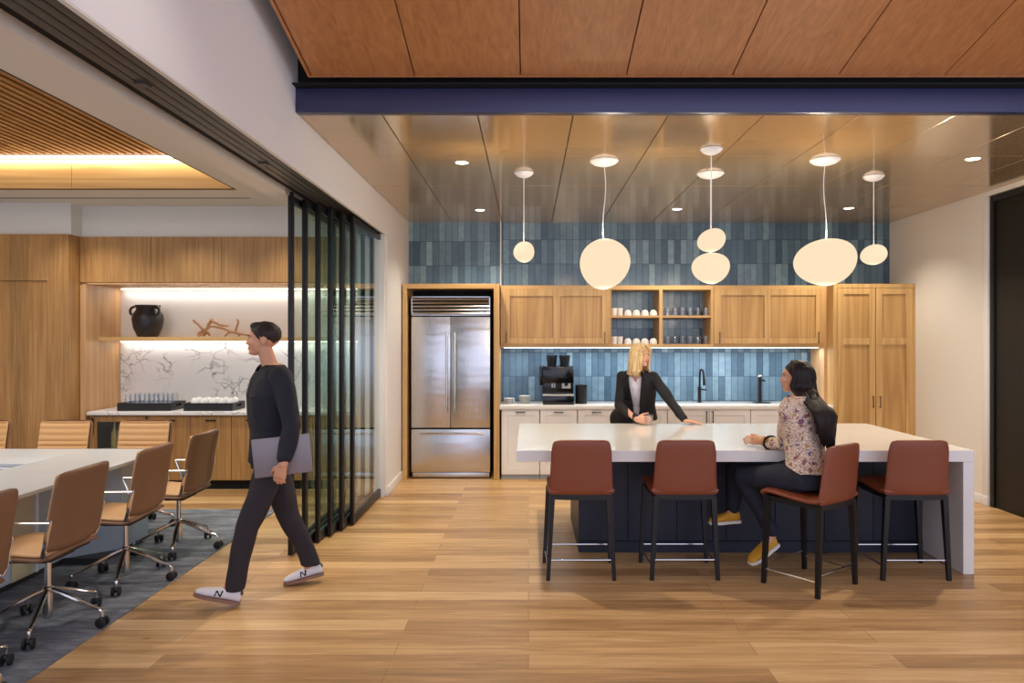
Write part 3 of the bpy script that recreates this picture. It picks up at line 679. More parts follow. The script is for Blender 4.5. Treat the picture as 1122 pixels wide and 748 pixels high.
# ================================================================== REFRIGERATOR
YF = 8.33
fs = empty('refrigerator_surround', (-.90, 8.6, 0), 'oak frame built around the tall steel refrigerator', 'cabinet')
sx0, sx1 = -1.475, xat(547.2, YF); zt = zat(310.7, YF)
MB().box(sx0, xat(445.5, YF), YF, 8.84, 0, zt, .002, 1).build('side_panel', M_oak, fs)
MB().box(xat(541, YF), sx1, YF, 8.84, 0, zt, .002, 1).build('side_panel', M_oak, fs)
MB().box(xat(445.5, YF), xat(541, YF), YF, 8.84, zat(316, YF), zt, .002, 1).build('top_panel', M_oakh, fs)
MB().box(xat(445.5, YF), xat(541, YF), 8.80, 8.84, .02, zat(316, YF)).build('back_panel', M_dark, fs)
YG = 8.40
gx0, gx1 = xat(450.6, YG), xat(537, YG); xm = xat(493.8, YG)
rf = empty('refrigerator', ((gx0+gx1)/2, 8.6, 0), 'wide stainless steel refrigerator with two upper doors and a bottom drawer', 'refrigerator')
MB().box(gx0+.005, gx1-.005, YG+.035, 8.78, .04, zat(324.7, YG)-.004).box(gx0+.02, gx1-.02, YG+.04, 8.7, 0, .04).build('case', M_dark, rf)
zg0, zg1 = zat(345.5, YG), zat(324.7, YG)
g = MB().box(gx0, gx0+.012, YG, YG+.035, zg0, zg1).box(gx1-.012, gx1, YG, YG+.035, zg0, zg1).box(gx0, gx1, YG, YG+.035, zg1-.01, zg1).box(gx0, gx1, YG, YG+.035, zg0, zg0+.01)
h = (zg1-zg0-.02)/5
for k in range(5):
    z = zg0+.01+h*k
    g.prism([(YG+.002, z+.006), (YG+.006, z+h*.55), (YG+.03, z+h-.004), (YG+.034, z+h-.008), (YG+.012, z+.004)], gx1-gx0-.024, 'x', gx0+.012)
g.build('vent_grille', M_steel, rf, ang=60)
zd0, zd1 = zat(468.5, YG), zat(347, YG)
for a, b2, hx in ((gx0, xm-.003, xat(489.6, 8.33)), (xm+.003, gx1, xat(498.3, 8.33))):
    dr = MB().box(a, b2, YG, YG+.035, zd0, zd1, .004).build('door', M_steel, rf)
    hz0, hz1 = zat(450.5, 8.33), zat(363.5, 8.33)
    MB().tube([(hx, 8.345, hz0), (hx, 8.345, hz1)], .012, 14).tube([(hx, 8.345, hz0+.06), (hx, 8.402, hz0+.06)], .009).tube([(hx, 8.345, hz1-.06), (hx, 8.402, hz1-.06)], .009).build('handle', M_chrome, dr)
zw0, zw1 = zat(517.2, YG), zat(470.2, YG)
dw = MB().box(gx0, gx1, YG, YG+.035, zw0, zw1, .004).build('drawer', M_steel, rf)
hz = zat(475, 8.33)
MB().tube([(xat(459, 8.33), 8.345, hz), (xat(529.5, 8.33), 8.345, hz)], .012, 14).tube([(xat(463, 8.33), 8.345, hz), (xat(463, 8.33), 8.402, hz)], .009).tube([(xat(525, 8.33), 8.345, hz), (xat(525, 8.33), 8.402, hz)], .009).build('handle', M_chrome, dw)
MB().box(gx0+.01, gx1-.01, YG+.02, YG+.04, .012, zw0-.008, .002).build('kick_plate', M_steel, rf)
# ================================================================== CABINET DOOR BUILDER
def shaker(name, mat, parent, x0, x1, y, z0, z1, panels, th=.028, rec=.013, mat2=None):
    """framed door: full slab behind, frame pieces in front around the given panel openings (x0,x1,z0,z1)"""
    mb = MB(); mb.box(x0, x1, y+rec+.005, y+th, z0, z1)
    xsr = sorted(set([x0, x1]+[p[0] for p in panels]+[p[1] for p in panels]))
    zsr = sorted(set([z0, z1]+[p[2] for p in panels]+[p[3] for p in panels]))
    for a, b2 in zip(xsr, xsr[1:]):
        run = None
        for c_, d_ in zip(zsr, zsr[1:]):
            mx_, mz_ = (a+b2)/2, (c_+d_)/2
            hole = any(p[0] < mx_ < p[1] and p[2] < mz_ < p[3] for p in panels)
            if not hole: run = (run[0], d_) if run else (c_, d_)
            if hole or d_ == z1:
                if run: mb.box(a, b2, y, y+rec+.006, run[0], run[1])
                run = None
    d_ = mb.build(name, mat, parent)
    for p in panels: MB().box(p[0]+.004, p[1]-.004, y+rec, y+rec+.008, p[2]+.004, p[3]-.004, .0015, 1).build('panel', mat2 or mat, d_)
    return d_
def bail(x, y, z, L_, parent, mat=M_pull, vertical=True, r=.005):
    d = Vector((0, 0, L_/2)) if vertical else Vector((L_/2, 0, 0))
    c_ = Vector((x, y-.028, z))
    m_ = MB().tube([c_-d, c_+d], r, 10).tube([c_-d*.8, c_-d*.8+Vector((0, .028, 0))], r*.8, 8).tube([c_+d*.8, c_+d*.8+Vector((0, .028, 0))], r*.8, 8)
    return m_.build('handle', mat, parent)
# ================================================================== UPPER CABINETS
YU = 8.52
Xu0, Xu1 = sx1+.002, 3.54; zu0, zu1 = zat(380.8, YU), zat(312.5, YU)
X = lambda p: xat(p, YU)
Z = lambda p: zat(p, YU)
ordc = {}
def upper(label, a, b2, panels, hs):
    e = empty('wall_cabinet', ((a+b2)/2, 8.7, zu0), label, 'cabinet', 'oak wall cabinets')
    MB().box(a, b2, YU+.003, YB-.002, zu0+.012, zu1).box(a, b2, YU+.001, YU+.02, zu0, zu0+.03, .001, 1).box(a, b2, YU+.001, YU+.02, Z(316), zu1, .001, 1).build('case', M_oakh, e)
    d_ = shaker('door', M_oak, e, a+.003, b2-.003, YU-.024, Z(376.3), Z(316.5), panels, mat2=M_oakpanel)
    for hx in hs: bail(hx, YU-.024, Z(369.5), .135, d_, r=.006)
upper('oak wall cabinet with two framed panels beside the refrigerator surround', X(548.5), X(668), [(X(559), X(606), Z(370), Z(324.3)), (X(613.5), X(659.3), Z(370), Z(324.3))], (X(555), X(662.3)))
upper('oak wall cabinet with two framed panels between the open shelves and the tall cabinet', X(782), Xu1, [(X(790), X(837), Z(370), Z(323.5)), (X(843.8), X(892.9), Z(370), Z(323.5))], (X(787.6), X(895.6)))
os_ = empty('open_shelf_unit', (X(725), 8.7, zu0), 'open oak shelf unit holding cups and glasses between the wall cabinets', 'shelf')
MB().box(X(668.3), X(781.7), YU, YB-.002, zu0, Z(377), .001, 1).build('bottom_panel', M_oakh, os_)
MB().box(X(668.3), X(781.7), YU, YB-.002, Z(317.3), zu1, .001, 1).build('top_panel', M_oakh, os_)
MB().box(X(668.3), X(669.8), YU, YB-.002, Z(377), Z(317.3)).build('side_panel', M_oak, os_)
MB().box(X(779), X(781.7), YU, YB-.002, Z(377), Z(317.3)).build('side_panel', M_oak, os_)
MB().box(X(722.4), X(726.2), YU, YB-.002, Z(377), Z(317.3)).build('divider', M_oak, os_)
MB().box(X(669.8), X(722.4), YU+.002, YB-.002, Z(348), Z(345.6)).box(X(726.2), X(779), YU+.002, YB-.002, Z(348), Z(345.6)).build('shelf', M_oakh, os_)
ls = MB().box(-.30, 3.50, 8.58, 8.62, zu0-.004, zu0+.012).build('under_cabinet_light', M_led); tag(ls, 'white glowing strip light under the kitchen wall cabinets', 'light')
# cups and glasses in the shelf unit
mug = MB().lathe([(.0, 0), (.03, 0), (.032, .004), (.034, .092), (.0305, .092), (.028, .01), (.0, .008)], seg=20).build('tall_mug', M_china)
sc = MB().lathe([(.047, 0), (.048, .003), (.045, .038), (.033, .062), (.022, .066), (.022, .071), (.0, .071), (.0, .064), (.02, .06), (.04, .036), (.044, .003)], seg=22).build('shelf_cup', M_china)
MB().tube([(.045, 0, .02), (.060, 0, .018), (.066, 0, .030), (.058, 0, .043), (.040, 0, .046)], .0045, 8).build('cup_handle', M_china, sc)
tg = MB().lathe([(.0, 0), (.030, 0), (.033, .003), (.040, .098), (.0385, .098), (.031, .010), (.0, .008)], seg=20).build('tumbler', M_drink)
YS = 8.60; nm = ng = nc = 0
for zz, sh in ((Z(345.6), 'upper'), (Z(377), 'lower')):
    for i, px in enumerate((673, 679.3)):
        o = mug if nm == 0 else dup(mug)
        o.location = (xat(px, YS), YS, zz+.0005); nm += 1
        tag(o, 'straight tall white mug, %s on the %s open shelf' % (('leftmost', 'next to the leftmost')[i], sh), 'mug', 'tall mugs on the open shelves')
    for i, px in enumerate((687.9, 697.2, 706.5, 715.8)):
        o = sc if nc == 0 else dup(sc)
        o.location = (xat(px, YS), YS, zz+.0005); o.rotation_euler = (0, 0, (1.3, 1.9, 1.5, 1.8)[i]); nc += 1
        tag(o, '%s upturned white teacup from the left on the %s open shelf' % (ordn[i], sh), 'cup', 'teacups on the open shelves')
    for i, px in enumerate((731.5, 739.7, 747.9, 756.3, 764.8, 773.4)):
        o = tg if ng == 0 else dup(tg)
        o.location = (xat(px, YS), YS, zz+.0005); ng += 1
        tag(o, '%s clear tumbler from the left on the %s open shelf' % (ordn[i], sh), 'glass', 'tumblers on the open shelves')
# ================================================================== TALL CABINET
tc_ = empty('tall_cabinet', (4.05, 8.6, 0), 'tall oak pantry cabinet with two panelled doors against the right wall', 'cabinet')
tx, tX = 3.571, 4.528; zt2 = zat(310.8, YF)
X = lambda p: xat(p, YF)
Z = lambda p: zat(p, YF)
MB().box(tx, tX, YF+.02, YB-.002, 0, zt2, .001, 1).box(tx, X(917.6), YF, YF+.02, 0, zt2).box(X(1000.8), tX, YF, YF+.02, 0, zt2).box(X(917.6), X(1000.8), YF, YF+.02, Z(315), zt2).build('case', M_oak, tc_)
MB().box(Xu1, tx, YU-.0, YB-.002, .87, zt2-.0).build('filler', M_oakn, tc_)
for a, b2, p0, p1, hx in ((917.9, 959.0, 924.6, 952.3, 956), (959.9, 1000.5, 966.8, 993, 963.8)):
    d_ = shaker('door', M_oak, tc_, X(a), X(b2), YF, .03, Z(315.5), [(X(p0), X(p1), .10, Z(377.5)), (X(p0), X(p1), Z(370), Z(322))], mat2=M_oakpanel)
    bail(X(hx), YF, Z(440), .14, d_, r=.006)
# ================================================================== BASE CABINETS AND WORKTOP
YC = 8.36
X = lambda p: xat(p, YC)
Z = lambda p: zat(p, YC)
kc = MB().box(sx1+.002, tx-.002, YF, YB-.002, .868-.047, .868, .003)
tag(kc.build('kitchen_worktop', M_quartz), 'long white worktop along the blue tiled wall', 'countertop')
bcs = [(549.6, 591, 'h'), (591.7, 632.6, 'h'), (633.3, 673.5, 'h'), (674.2, 731, 'h'), (731.7, 777, 'r'), (777.4, 822.2, 'l'), (822.8, 866, 'r'), (866.6, 910.5, 'l')]
bl = ['white base cabinet against the oak refrigerator surround', 'white base cabinet under the coffee machine', 'white base cabinet under the black canister',
      'white base cabinet behind the standing woman', 'white sink base cabinet, door left of the faucet pair of handles', 'white base cabinet door hinged right of the faucet',
      'white base cabinet below the slim dispenser tap', 'white base cabinet against the tall oak cabinet']
for (a, b2, k), lb in zip(bcs, bl):
    e = empty('base_cabinet', (X((a+b2)/2), 8.6, 0), lb, 'cabinet', 'white kitchen base cabinets')
    x0, x1 = X(a), X(b2); zt_ = .868-.052
    MB().box(x0, x1, YC+.022, YB-.01, .055, .819).build('case', M_cab, e)
    MB().box(x0, x1, YC+.03, YC+.05, 0, .055).build('toe_kick', M_tbase, e)
    st = .07
    d_ = shaker('door', M_cab, e, x0+.002, x1-.002, YC, .058, zt_, [(x0+st, x1-st, .058+.07, zt_-.066)])
    if k == 'h': bail((x0+x1)/2, YC, zt_-.028, .11, d_, M_black, False, .006)
    else: bail(x1-.035 if k == 'r' else x0+.035, YC, Z(456.5), .14, d_, M_black, True, .006)
# coffee machine
YK = 8.45
X = lambda p, y=YK: xat(p, y)
Z = lambda p, y=YK: zat(p, y)
cm = empty('coffee_machine', (X(611.5), 8.65, .868), 'black bean-to-cup coffee machine with twin hoppers on the worktop', 'coffee machine')
zk = .868
MB().box(X(594.8), X(628.8), YK+.1, 8.88, zk, Z(401.6), .006).box(X(594.8), X(628.8), YK+.03, YK+.1, Z(420), Z(401.6), .005).box(X(591.5), X(594.8), 8.6, 8.8, Z(423), Z(402), .004).build('body', M_blackgloss, cm)
MB().box(X(594.8), X(628.8), YK-.02, YK+.1, zk, Z(433.5), .005).build('drip_tray', M_blackgloss, cm)
MB().box(X(594.8), X(628.8), YK-.018, YK+.1, Z(433.4), Z(432.2)).build('drip_grille', M_panel, cm)
MB().box(X(610), X(618.8), YK+.024, YK+.03, Z(408), Z(403)).build('screen', M_track, cm)
pn_ = MB().box(X(616), X(625.8), YK+.09, YK+.1, Z(426), Z(417), .002).build('control_panel', M_panel, cm)
MB().tube([(X(620.8), YK+.07, Z(421.5)), (X(620.8), YK+.092, Z(421.5))], .022, 20).build('dial', M_black, pn_)
MB().box(X(609), X(615), YK+.05, YK+.1, Z(424), Z(416), .004).build('spout', M_black, cm)
for p in (605.5, 608): MB().box(X(p-.9), X(p+.7), YK+.094, YK+.1, Z(425), Z(418)).build('button', M_panel, cm)
for p in (605.3, 619.8):
    hp = MB().lathe([(.0, 0), (.052, 0), (.066, .115), (.0, .115)], (X(p), YK+.22, Z(401.6)+.0), 20).build('hopper', M_black, cm)
    MB().lathe([(.0, 0), (.068, 0), (.068, .014), (.0, .018)], (X(p), YK+.22, Z(401.6)+.115), 20).build('hopper_lid', M_blackgloss, hp)
can = empty('canister', (xat(636.8, 8.6), 8.6, zk), 'black cylindrical canister right beside the coffee machine', 'canister')
MB().lathe([(.0, 0), (.068, 0), (.070, .01), (.070, .205), (.0, .205)], (xat(636.8, 8.6), 8.6, zk), 28).build('body', M_black, can)
MB().lathe([(.0, 0), (.073, 0), (.073, .018), (.06, .024), (.0, .024)], (xat(636.8, 8.6), 8.6, zk+.205), 28).build('lid', M_blackgloss, can)
PL = MB().lathe([(.0, 0), (.04, 0), (.044, .003), (.068, .010), (.0685, .012), (.04, .007), (.0, .006)], seg=28).build('saucer', M_china)
n = 0
for p, cnt, nm_, st in ((558, 6, 'saucer', 'lower stack nearer the refrigerator'), (575, 9, 'saucer', 'taller stack nearer the coffee machine')):
    for i in range(cnt):
        o = PL if n == 0 else dup(PL); n += 1
        o.location = (xat(p, 8.6), 8.6, zk+.0005+i*.0105)
        which = 'topmost' if i == cnt-1 else ('lowest' if i == 0 else ordn[i])
        tag(o, 'white saucer, %s%s in the %s' % (which, '' if which in ('topmost', 'lowest') else ' from the bottom', st), 'saucer', 'stacked saucers on the worktop')
# faucet
fa = empty('kitchen_faucet', (xat(766.5, 8.75), 8.75, zk), 'matte black pull-down kitchen faucet with a high arch', 'faucet')
fx_ = xat(766.5, 8.75); 
MB().lathe([(.0, 0), (.03, 0), (.03, .008), (.022, .012), (.022, .19), (.0, .19)], (fx_, 8.75, zk), 20).build('base', M_black, fa)
top_ = zat(404.5, 8.75)
MB().tube(smoothpath([(fx_, 8.75, zk+.18), (fx_+.002, 8.75, zk+.28), (fx_+.006, 8.745, top_-.03), (fx_+.022, 8.74, top_-.002), (fx_+.042, 8.735, top_-.03), (fx_+.05, 8.73, zk+.28), (fx_+.052, 8.73, zk+.21)], 30), [.013]*24+[.016]*7, 12).build('spout', M_black, fa)
MB().tube([(fx_, 8.745, zat(426.4, 8.75)), (fx_+.085, 8.74, zat(426.8, 8.75))], .010, 10).build('handle', M_black, fa)
wd = empty('water_dispenser', (xat(832.5, 8.72), 8.72, zk), 'slim black water tap with a chrome knob and round base plate', 'faucet')
wx = xat(832.5, 8.72)
MB().lathe([(.0, 0), (.112, 0), (.112, .006), (.0, .012)], (wx+.02, 8.72, zk), 32).build('base_plate', M_black, wd)
MB().lathe([(.0, 0), (.023, 0), (.023, .30), (.0, .30)], (wx, 8.72, zk+.01), 20).build('post', M_black, wd)
MB().ell((wx, 8.72, zk+.325), (.033, .033, .018), seg=16).build('knob', M_chrome, wd)
MB().tube([(wx, 8.71, zk+.275), (wx+.05, 8.70, zk+.275), (wx+.055, 8.70, zk+.26)], .011, 10).build('spout', M_black, wd)

# ================================================================== ISLAND
IX0, IX1, IY0, IY1, IZ = -.083, 3.123, 4.986, 6.58, .868
isl = empty('kitchen_island', (1.5, 5.8, 0), 'large white quartz island with one waterfall end and a navy panelled base', 'kitchen island')
t = MB()
t.rings([[(IX0, IY0, IZ-.08), (IX1, IY0, IZ-.08+.0), (IX1, IY0, IZ), (IX0, IY0, IZ)], [(IX0, IY1, IZ-.08), (IX1, IY1, IZ-.08), (IX1, IY1, IZ), (IX0, IY1, IZ)]])
bmesh.ops.bevel(t.bm, geom=t.bm.edges[:], offset=.002, segments=1, affect='EDGES')
t.build('countertop', M_quartz, isl)
MB().box(IX1-.077, IX1-.0005, IY0+.0005, IY1-.0005, 0, IZ-.0805, .002, 1).build('waterfall_end', M_quartz, isl)
bx0, by0, by1 = .388, 5.50, 6.56
MB().box(bx0, IX1-.078, by0+.012, by1, 0, IZ-.081).build('base', M_navy, isl)
k = bx0; nb = 7; wdt = (IX1-.078-bx0)/nb
for i in range(nb):
    MB().box(bx0+wdt*i+.002, bx0+wdt*(i+1)-.002, by0, by0+.012, .09, IZ-.082, .001, 1).build('front_panel', M_navy, isl)
MB().box(bx0, IX1-.078, by0-.004, by0+.012, 0, .085, .001, 1).build('plinth', M_navy, isl)

# ================================================================== STOOLS
def make_stool():
    r = empty('counter_stool', (0, 0, 0))
    sp = smoothpath([(.235, .585), (.225, .612), (.17, .626), (.0, .612), (-.12, .606), (-.185, .612), (-.215, .625)], 26)
    n = len(sp); hw = [.228]*n; hw[0] = .19; hw[1] = .21; hw[2] = .222
    sheet(sp, hw, .042, .006, 28).build('seat', M_stool, r, sub=1)
    bp = smoothpath([(-.198, .585), (-.222, .605), (-.232, .66), (-.245, .80), (-.264, .966)], 22)
    n = len(bp); hw = [.232-.030*(i/(n-1)) for i in range(n)]; hw[-1] = .178; hw[-2] = .194; hw[-3] = .200; hw[0] = .200; hw[1] = .216; hw[2] = .224
    sheet(bp, hw, [.034]*(n-2)+[.030, .024], [(-.035+.012*(i/n))*min(1, .1+i/6) for i in range(n)], 28).build('backrest', M_stool, r, sub=1)
    f = MB().prism([(-.205, -.205), (-.10, -.228), (.10, -.228), (.205, -.205), (.215, .20), (-.215, .20)], .035, 'z', .555)
    f.build('seat_frame', M_black, r, world=False)
    for sx_, sy, nx in ((-1, -1, .226), (1, -1, .226), (-1, 1, .243), (1, 1, .243)):
        tpx = .196 if sy < 0 else .212
        yb, yt = (-.195, -.190) if sy < 0 else (.190, .180)
        MB().bar((sx_*nx, yb, 0), (sx_*tpx, yt, .575), .026, .026, .036, .040).build('leg', M_black, r)
    for sy, z, a in ((-1, .138, .222), (1, .136, .238)):
        y = -.192 if sy < 0 else .188
        MB().tube([(-a, y, z), (a, y, z)], .006, 10).build('footrest', M_chrome, r)
    for sx_ in (-1, 1): MB().tube([(sx_*.222, -.192, .098), (sx_*.238, .188, .098)], .006, 10).build('footrest', M_chrome, r)
    return r
s0 = make_stool()
sl_ = [((.36, 5.06), 0, 'russet leather counter stool at the open end of the island, by the cantilevered edge'),
       ((1.07, 5.065), 0, 'russet leather counter stool in front of the standing woman'),
       ((1.90, 4.81), math.atan2(.60, .80), 'angled russet leather counter stool with the long-haired woman sitting on it'),
       ((2.645, 5.055), 0, 'russet leather counter stool beside the waterfall end of the island')]
for i, ((x, y), a, lb) in enumerate(sl_):
    o = s0 if i == 0 else dup(s0)
    o.location = (x, y, 0); o.rotation_euler = (0, 0, a); tag(o, lb, 'stool', 'leather stools at the island')

# ================================================================== PENDANTS, DOWNLIGHTS
PEND = []
def pendant(bpx, bpy_, w, h, cpy, label, cpx=None, cw=.2, tilt=0., egg=0., wav=0., zoff=0):
    Y = (ZC-EYE)*F/(CY-cpy); cx = xat(cpx or bpx, Y)
    bx_, bz = xat(bpx, Y), zat(bpy_, Y); rw, rh = w/2*Y/F, h/2*Y/F
    e = empty('pendant_lamp', (cx, Y, ZC), label, 'lamp', 'opal glass pendants over the island')
    R = Matrix.Rotation(tilt, 3, 'Y'); PEND.append((bx_, Y, bz, rh, 190*rw*rh))
    def fn(p):
        q = p.copy(); k = 1+egg*p.z+.05*math.sin(2*p.x+1)*p.z
        return Vector((q.x*k+.06*q.z*q.z, q.y*k, q.z))
    MB().ell((bx_, Y, bz), (rw, rw*.92, rh), R, 40, fn).build('glass_shade', M_lamp, e, ang=180)
    MB().lathe([(.0, -.045), (cw*.2, -.042), (cw*.38, -.028), (cw*.48, -.010), (cw*.5, -.003), (.0, -.0005)], (cx, Y, ZC), 32).build('canopy', M_canopy, e)
    pts = [(cx, Y, ZC-.045)]+[(cx+(bx_-cx)*t_+wav*math.sin(t_*PI*1.8), Y, ZC-.045+(bz+rh*.96-ZC+.045)*t_) for t_ in (.08, .25, .45, .65, .85, .97)]+[(bx_, Y, bz+rh*.93)]
    MB().tube(smoothpath(pts, 24), .0032, 8).build('cord', M_canopy, e)
    return Y
pendant(574, 276, 23, 23, 189, 'smallest round opal pendant, hanging nearest the refrigerator', cw=.17)
pendant(662, 289, 54, 56, 176, 'large round opal pendant hanging in front of the left wall cabinet', cw=.235, tilt=.5, egg=.06, wav=.012)
pendant(779.5, 263.5, 31.5, 25, 163, 'small pebble-shaped opal pendant, the upper of the close pair', cw=.17, tilt=-.35, egg=.05)
pendant(778.5, 294, 41, 34, 190, 'pebble-shaped opal pendant, the lower of the close pair', cw=.235, egg=.12)
pendant(904, 287.5, 66, 51, 175, 'largest flattened opal pendant, hanging above the seated woman', cw=.24, tilt=-.12, egg=.10, wav=-.012)
pendant(957.3, 279, 28, 22, 193, 'small flattened opal pendant at the tall cabinet end of the island', cw=.18, tilt=-.2)
DL = [(506, 178), (526, 230), (742, 229), (930, 228), (1066, 174)]
dl_l = ['recessed ceiling downlight nearest the white header wall over the walkway', 'recessed ceiling downlight near the tiles above the refrigerator', 'recessed ceiling downlight near the tiles, behind the pair of pendants',
        'recessed ceiling downlight near the tiles above the seated woman', 'recessed ceiling downlight closest to the black door wall']
DPOS = []
for (px, py), lb in zip(DL, dl_l):
    Y = (ZC-EYE)*F/(CY-py); x = xat(px, Y); DPOS.append((x, Y))
    e = empty('downlight', (x, Y, ZC), lb, 'light', 'recessed downlights in the metal ceiling')
    MB().lathe([(.050, -.001), (.056, -.004), (.060, -.001), (.060, 0), (.050, 0)], (x, Y, ZC), 28).build('trim_ring', M_cream, e)
    MB().lathe([(.0, -.0025), (.050, -.0025), (.050, -.0005), (.0, -.0005)], (x, Y, ZC), 28).build('lens', M_down, e)
# ================================================================== PEOPLE
class Clay(MB):
    """closed volumes dropped together, then fused into one continuous surface"""
    def cap(s, p0, p1, r0, r1, seg=18, n=6):
        p0, p1 = Vector(p0), Vector(p1)
        pts = [p0.lerp(p1, i/n) for i in range(n+1)]
        s.tube(pts, [r0+(r1-r0)*i/n for i in range(n+1)], seg)
        s.ell(p0, r0, seg=seg); s.ell(p1, r1, seg=seg); return s
    def limb(s, pts, rs, seg=18):
        for a, b, ra, rb in zip(pts, pts[1:], rs, rs[1:]): s.cap(a, b, ra, rb, seg)
        return s
    def loft(s, rg, seg=32, e=2.2):
        """rg: (centre, side vector, front vector, half width, half depth)"""
        out = []
        for c_, sv, fv, a, b in rg:
            c_ = Vector(c_); r = []
            for k in range(seg):
                t = 2*PI*k/seg; ct, st = math.cos(t), math.sin(t)
                r.append(c_+sv*a*math.copysign(abs(ct)**(2/e), ct)+fv*b*math.copysign(abs(st)**(2/e), st))
            out.append(r)
        # refine along the length
        fine = []
        for i in range(len(out)-1):
            for q in range(3): fine.append([out[i][k].lerp(out[i+1][k], q/3) for k in range(seg)])
        fine.append(out[-1])
        return s.rings(fine)
    def fuse(s, name, m, parent, voxel=.006, smooth=4, cut=None, ang=180, disp=None):
        me = bpy.data.meshes.new('tmp'); bmesh.ops.recalc_face_normals(s.bm, faces=s.bm.faces[:]); s.bm.to_mesh(me); s.bm.free()
        o = bpy.data.objects.new('tmp', me); col.objects.link(o)
        r = o.modifiers.new('r', 'REMESH'); r.mode = 'VOXEL'; r.voxel_size = voxel; r.use_smooth_shade = True
        if smooth:
            q = o.modifiers.new('q', 'SMOOTH'); q.factor = .5; q.iterations = smooth
        dg = bpy.context.evaluated_depsgraph_get(); dg.update()
        new = bpy.data.meshes.new_from_object(o.evaluated_get(dg))
        bpy.data.objects.remove(o); bpy.data.meshes.remove(me)
        mb = MB(); mb.bm.from_mesh(new); bpy.data.meshes.remove(new)
        if disp:
            for v in mb.bm.verts: v.co += disp(v.co)
        if cut:
            bad = [v for v in mb.bm.verts if cut(v.co)]
            bmesh.ops.delete(mb.bm, geom=bad, context='VERTS')
            lone = [v for v in mb.bm.verts if not v.link_faces]
            bmesh.ops.delete(mb.bm, geom=lone, context='VERTS')
            for _ in range(10):         # even out the hem
                new_ = []
                for v in mb.bm.verts:
                    nb_ = [e.other_vert(v) for e in v.link_edges if e.is_boundary]
                    if len(nb_) == 2: new_.append((v, v.co*.4+(nb_[0].co+nb_[1].co)*.3))
                for v, q_ in new_: v.co = q_
        bm = mb.bm; org = origin(parent)
        bmesh.ops.translate(bm, verts=bm.verts[:], vec=-org)
        me2 = bpy.data.meshes.new(name); bm.to_mesh(me2); bm.free(); me2.materials.clear(); me2.materials.append(m)
        for p in me2.polygons: p.use_smooth = True; p.material_index = 0
        ob = bpy.data.objects.new(name, me2); col.objects.link(ob); ob.parent = parent
        return ob
UP = Vector((0, 0, 1))
def frame(h):
    """front and left unit vectors for a heading in the plan"""
    f = Vector((h[0], h[1], 0)).normalized(); return f, UP.cross(f)
def folds(amp, sc, seed=0):
    def d(p):
        q = Vector((p.x*sc, p.y*sc, p.z*sc*.55+seed)); return noise.noise_vector(q)*amp
    return d
def hand(c, wrist, direction, normal, side, curl=.25, spread=.2, s=1.0, flen=1.):
    """palm, four fingers and a thumb; normal points out of the back of the hand; side: +1 thumb on dir x normal"""
    w_ = Vector(wrist); d = Vector(direction).normalized(); n = Vector(normal); n = (n-d*n.dot(d)).normalized(); t = d.cross(n)*side
    pal = []
    for k, (a, wd, th) in enumerate(((0, .026, .019), (.03, .032, .018), (.06, .040, .015), (.085, .041, .013))): pal.append((w_+d*a*s, t, n, wd*s, th*s))
    c.loft(pal, 20, 2.4); c.ell(w_, .024*s, seg=12)
    for i, (off, ln) in enumerate(((.030, .070), (.010, .080), (-.010, .074), (-.029, .058))):
        base = w_+d*(.080-.004*abs(i-1))*s+t*off*s
        dd = (d+t*(off*spread*14)).normalized(); p = base; a = curl*.5; pts = [p-dd*.02*s]; rs = [.0095*s]
        pts.append(p); rs.append(.0092*s)
        for j, fr in enumerate((.45, .30, .25)):
            v = dd*math.cos(a)-n*math.sin(a); p = p+v*ln*fr*s*flen; pts.append(p); rs.append((.0088, .0080, .0070)[j]*s); a += curl
        c.limb(pts, rs, 10)
    b = w_+d*.022*s+t*.022*s
    v = (d*.62+t*.72-n*.25).normalized(); p1 = b+v*.040*s; v2 = (d*.85+t*.40-n*.3*(1+curl)).normalized(); p2 = p1+v2*.030*s; p3 = p2+(v2-n*.2).normalized()*.024*s
    c.limb([b, p1, p2, p3], [.0145*s, .0115*s, .0100*s, .0082*s], 10)
def head(c, p, f, l, s=1.0, fem=True):
    """p: centre of the skull; face along f; returns feature positions"""
    u = f.cross(l).normalized()
    if u.z < 0: u = -u
    P = lambda a, b, d: Vector(p)+(f*a+l*b+u*d)*s
    R = Matrix((f, l, u)).transposed()
    c.ell(P(-.012, 0, .028), (.098*s, .076*s, .086*s), R, 28)          # cranium
    c.ell(P(.030, 0, -.020), (.062*s, .060*s, .078*s), R, 24)          # face
    c.ell(P(.052, 0, -.078), (.032*s, .034*s, .028*s), R, 18)          # chin
    c.ell(P(.018, .0, -.062), (.058*s, .052*s, .036*s), R, 18)         # jaw
    c.ell(P(.078, 0, .028), (.016*s, .045*s, .012*s), R, 14)           # brow
    for b in (-1, 1):
        c.ell(P(.066, b*.034, -.022), (.024*s, .020*s, .020*s), R, 12) # cheek
        c.ell(P(-.008, b*.076, -.012), (.016*s, .008*s, .028*s), R, 12) # ear
        c.ell(P(.093, b*.0095, -.029), (.009*s, .008*s, .007*s), R, 10)
    c.limb([P(.084, 0, .018), P(.093, 0, -.008), P(.101, 0, -.025)], [.008*s, .009*s, .0100*s], 10)
    c.ell(P(.084, 0, -.052), (.010*s, .024*s, .010*s), R, 12); c.ell(P(.082, 0, -.064), (.010*s, .020*s, .009*s), R, 12); c.ell(P(.074, 0, -.086), (.018*s, .020*s, .016*s), R, 12)
    return P, R, u
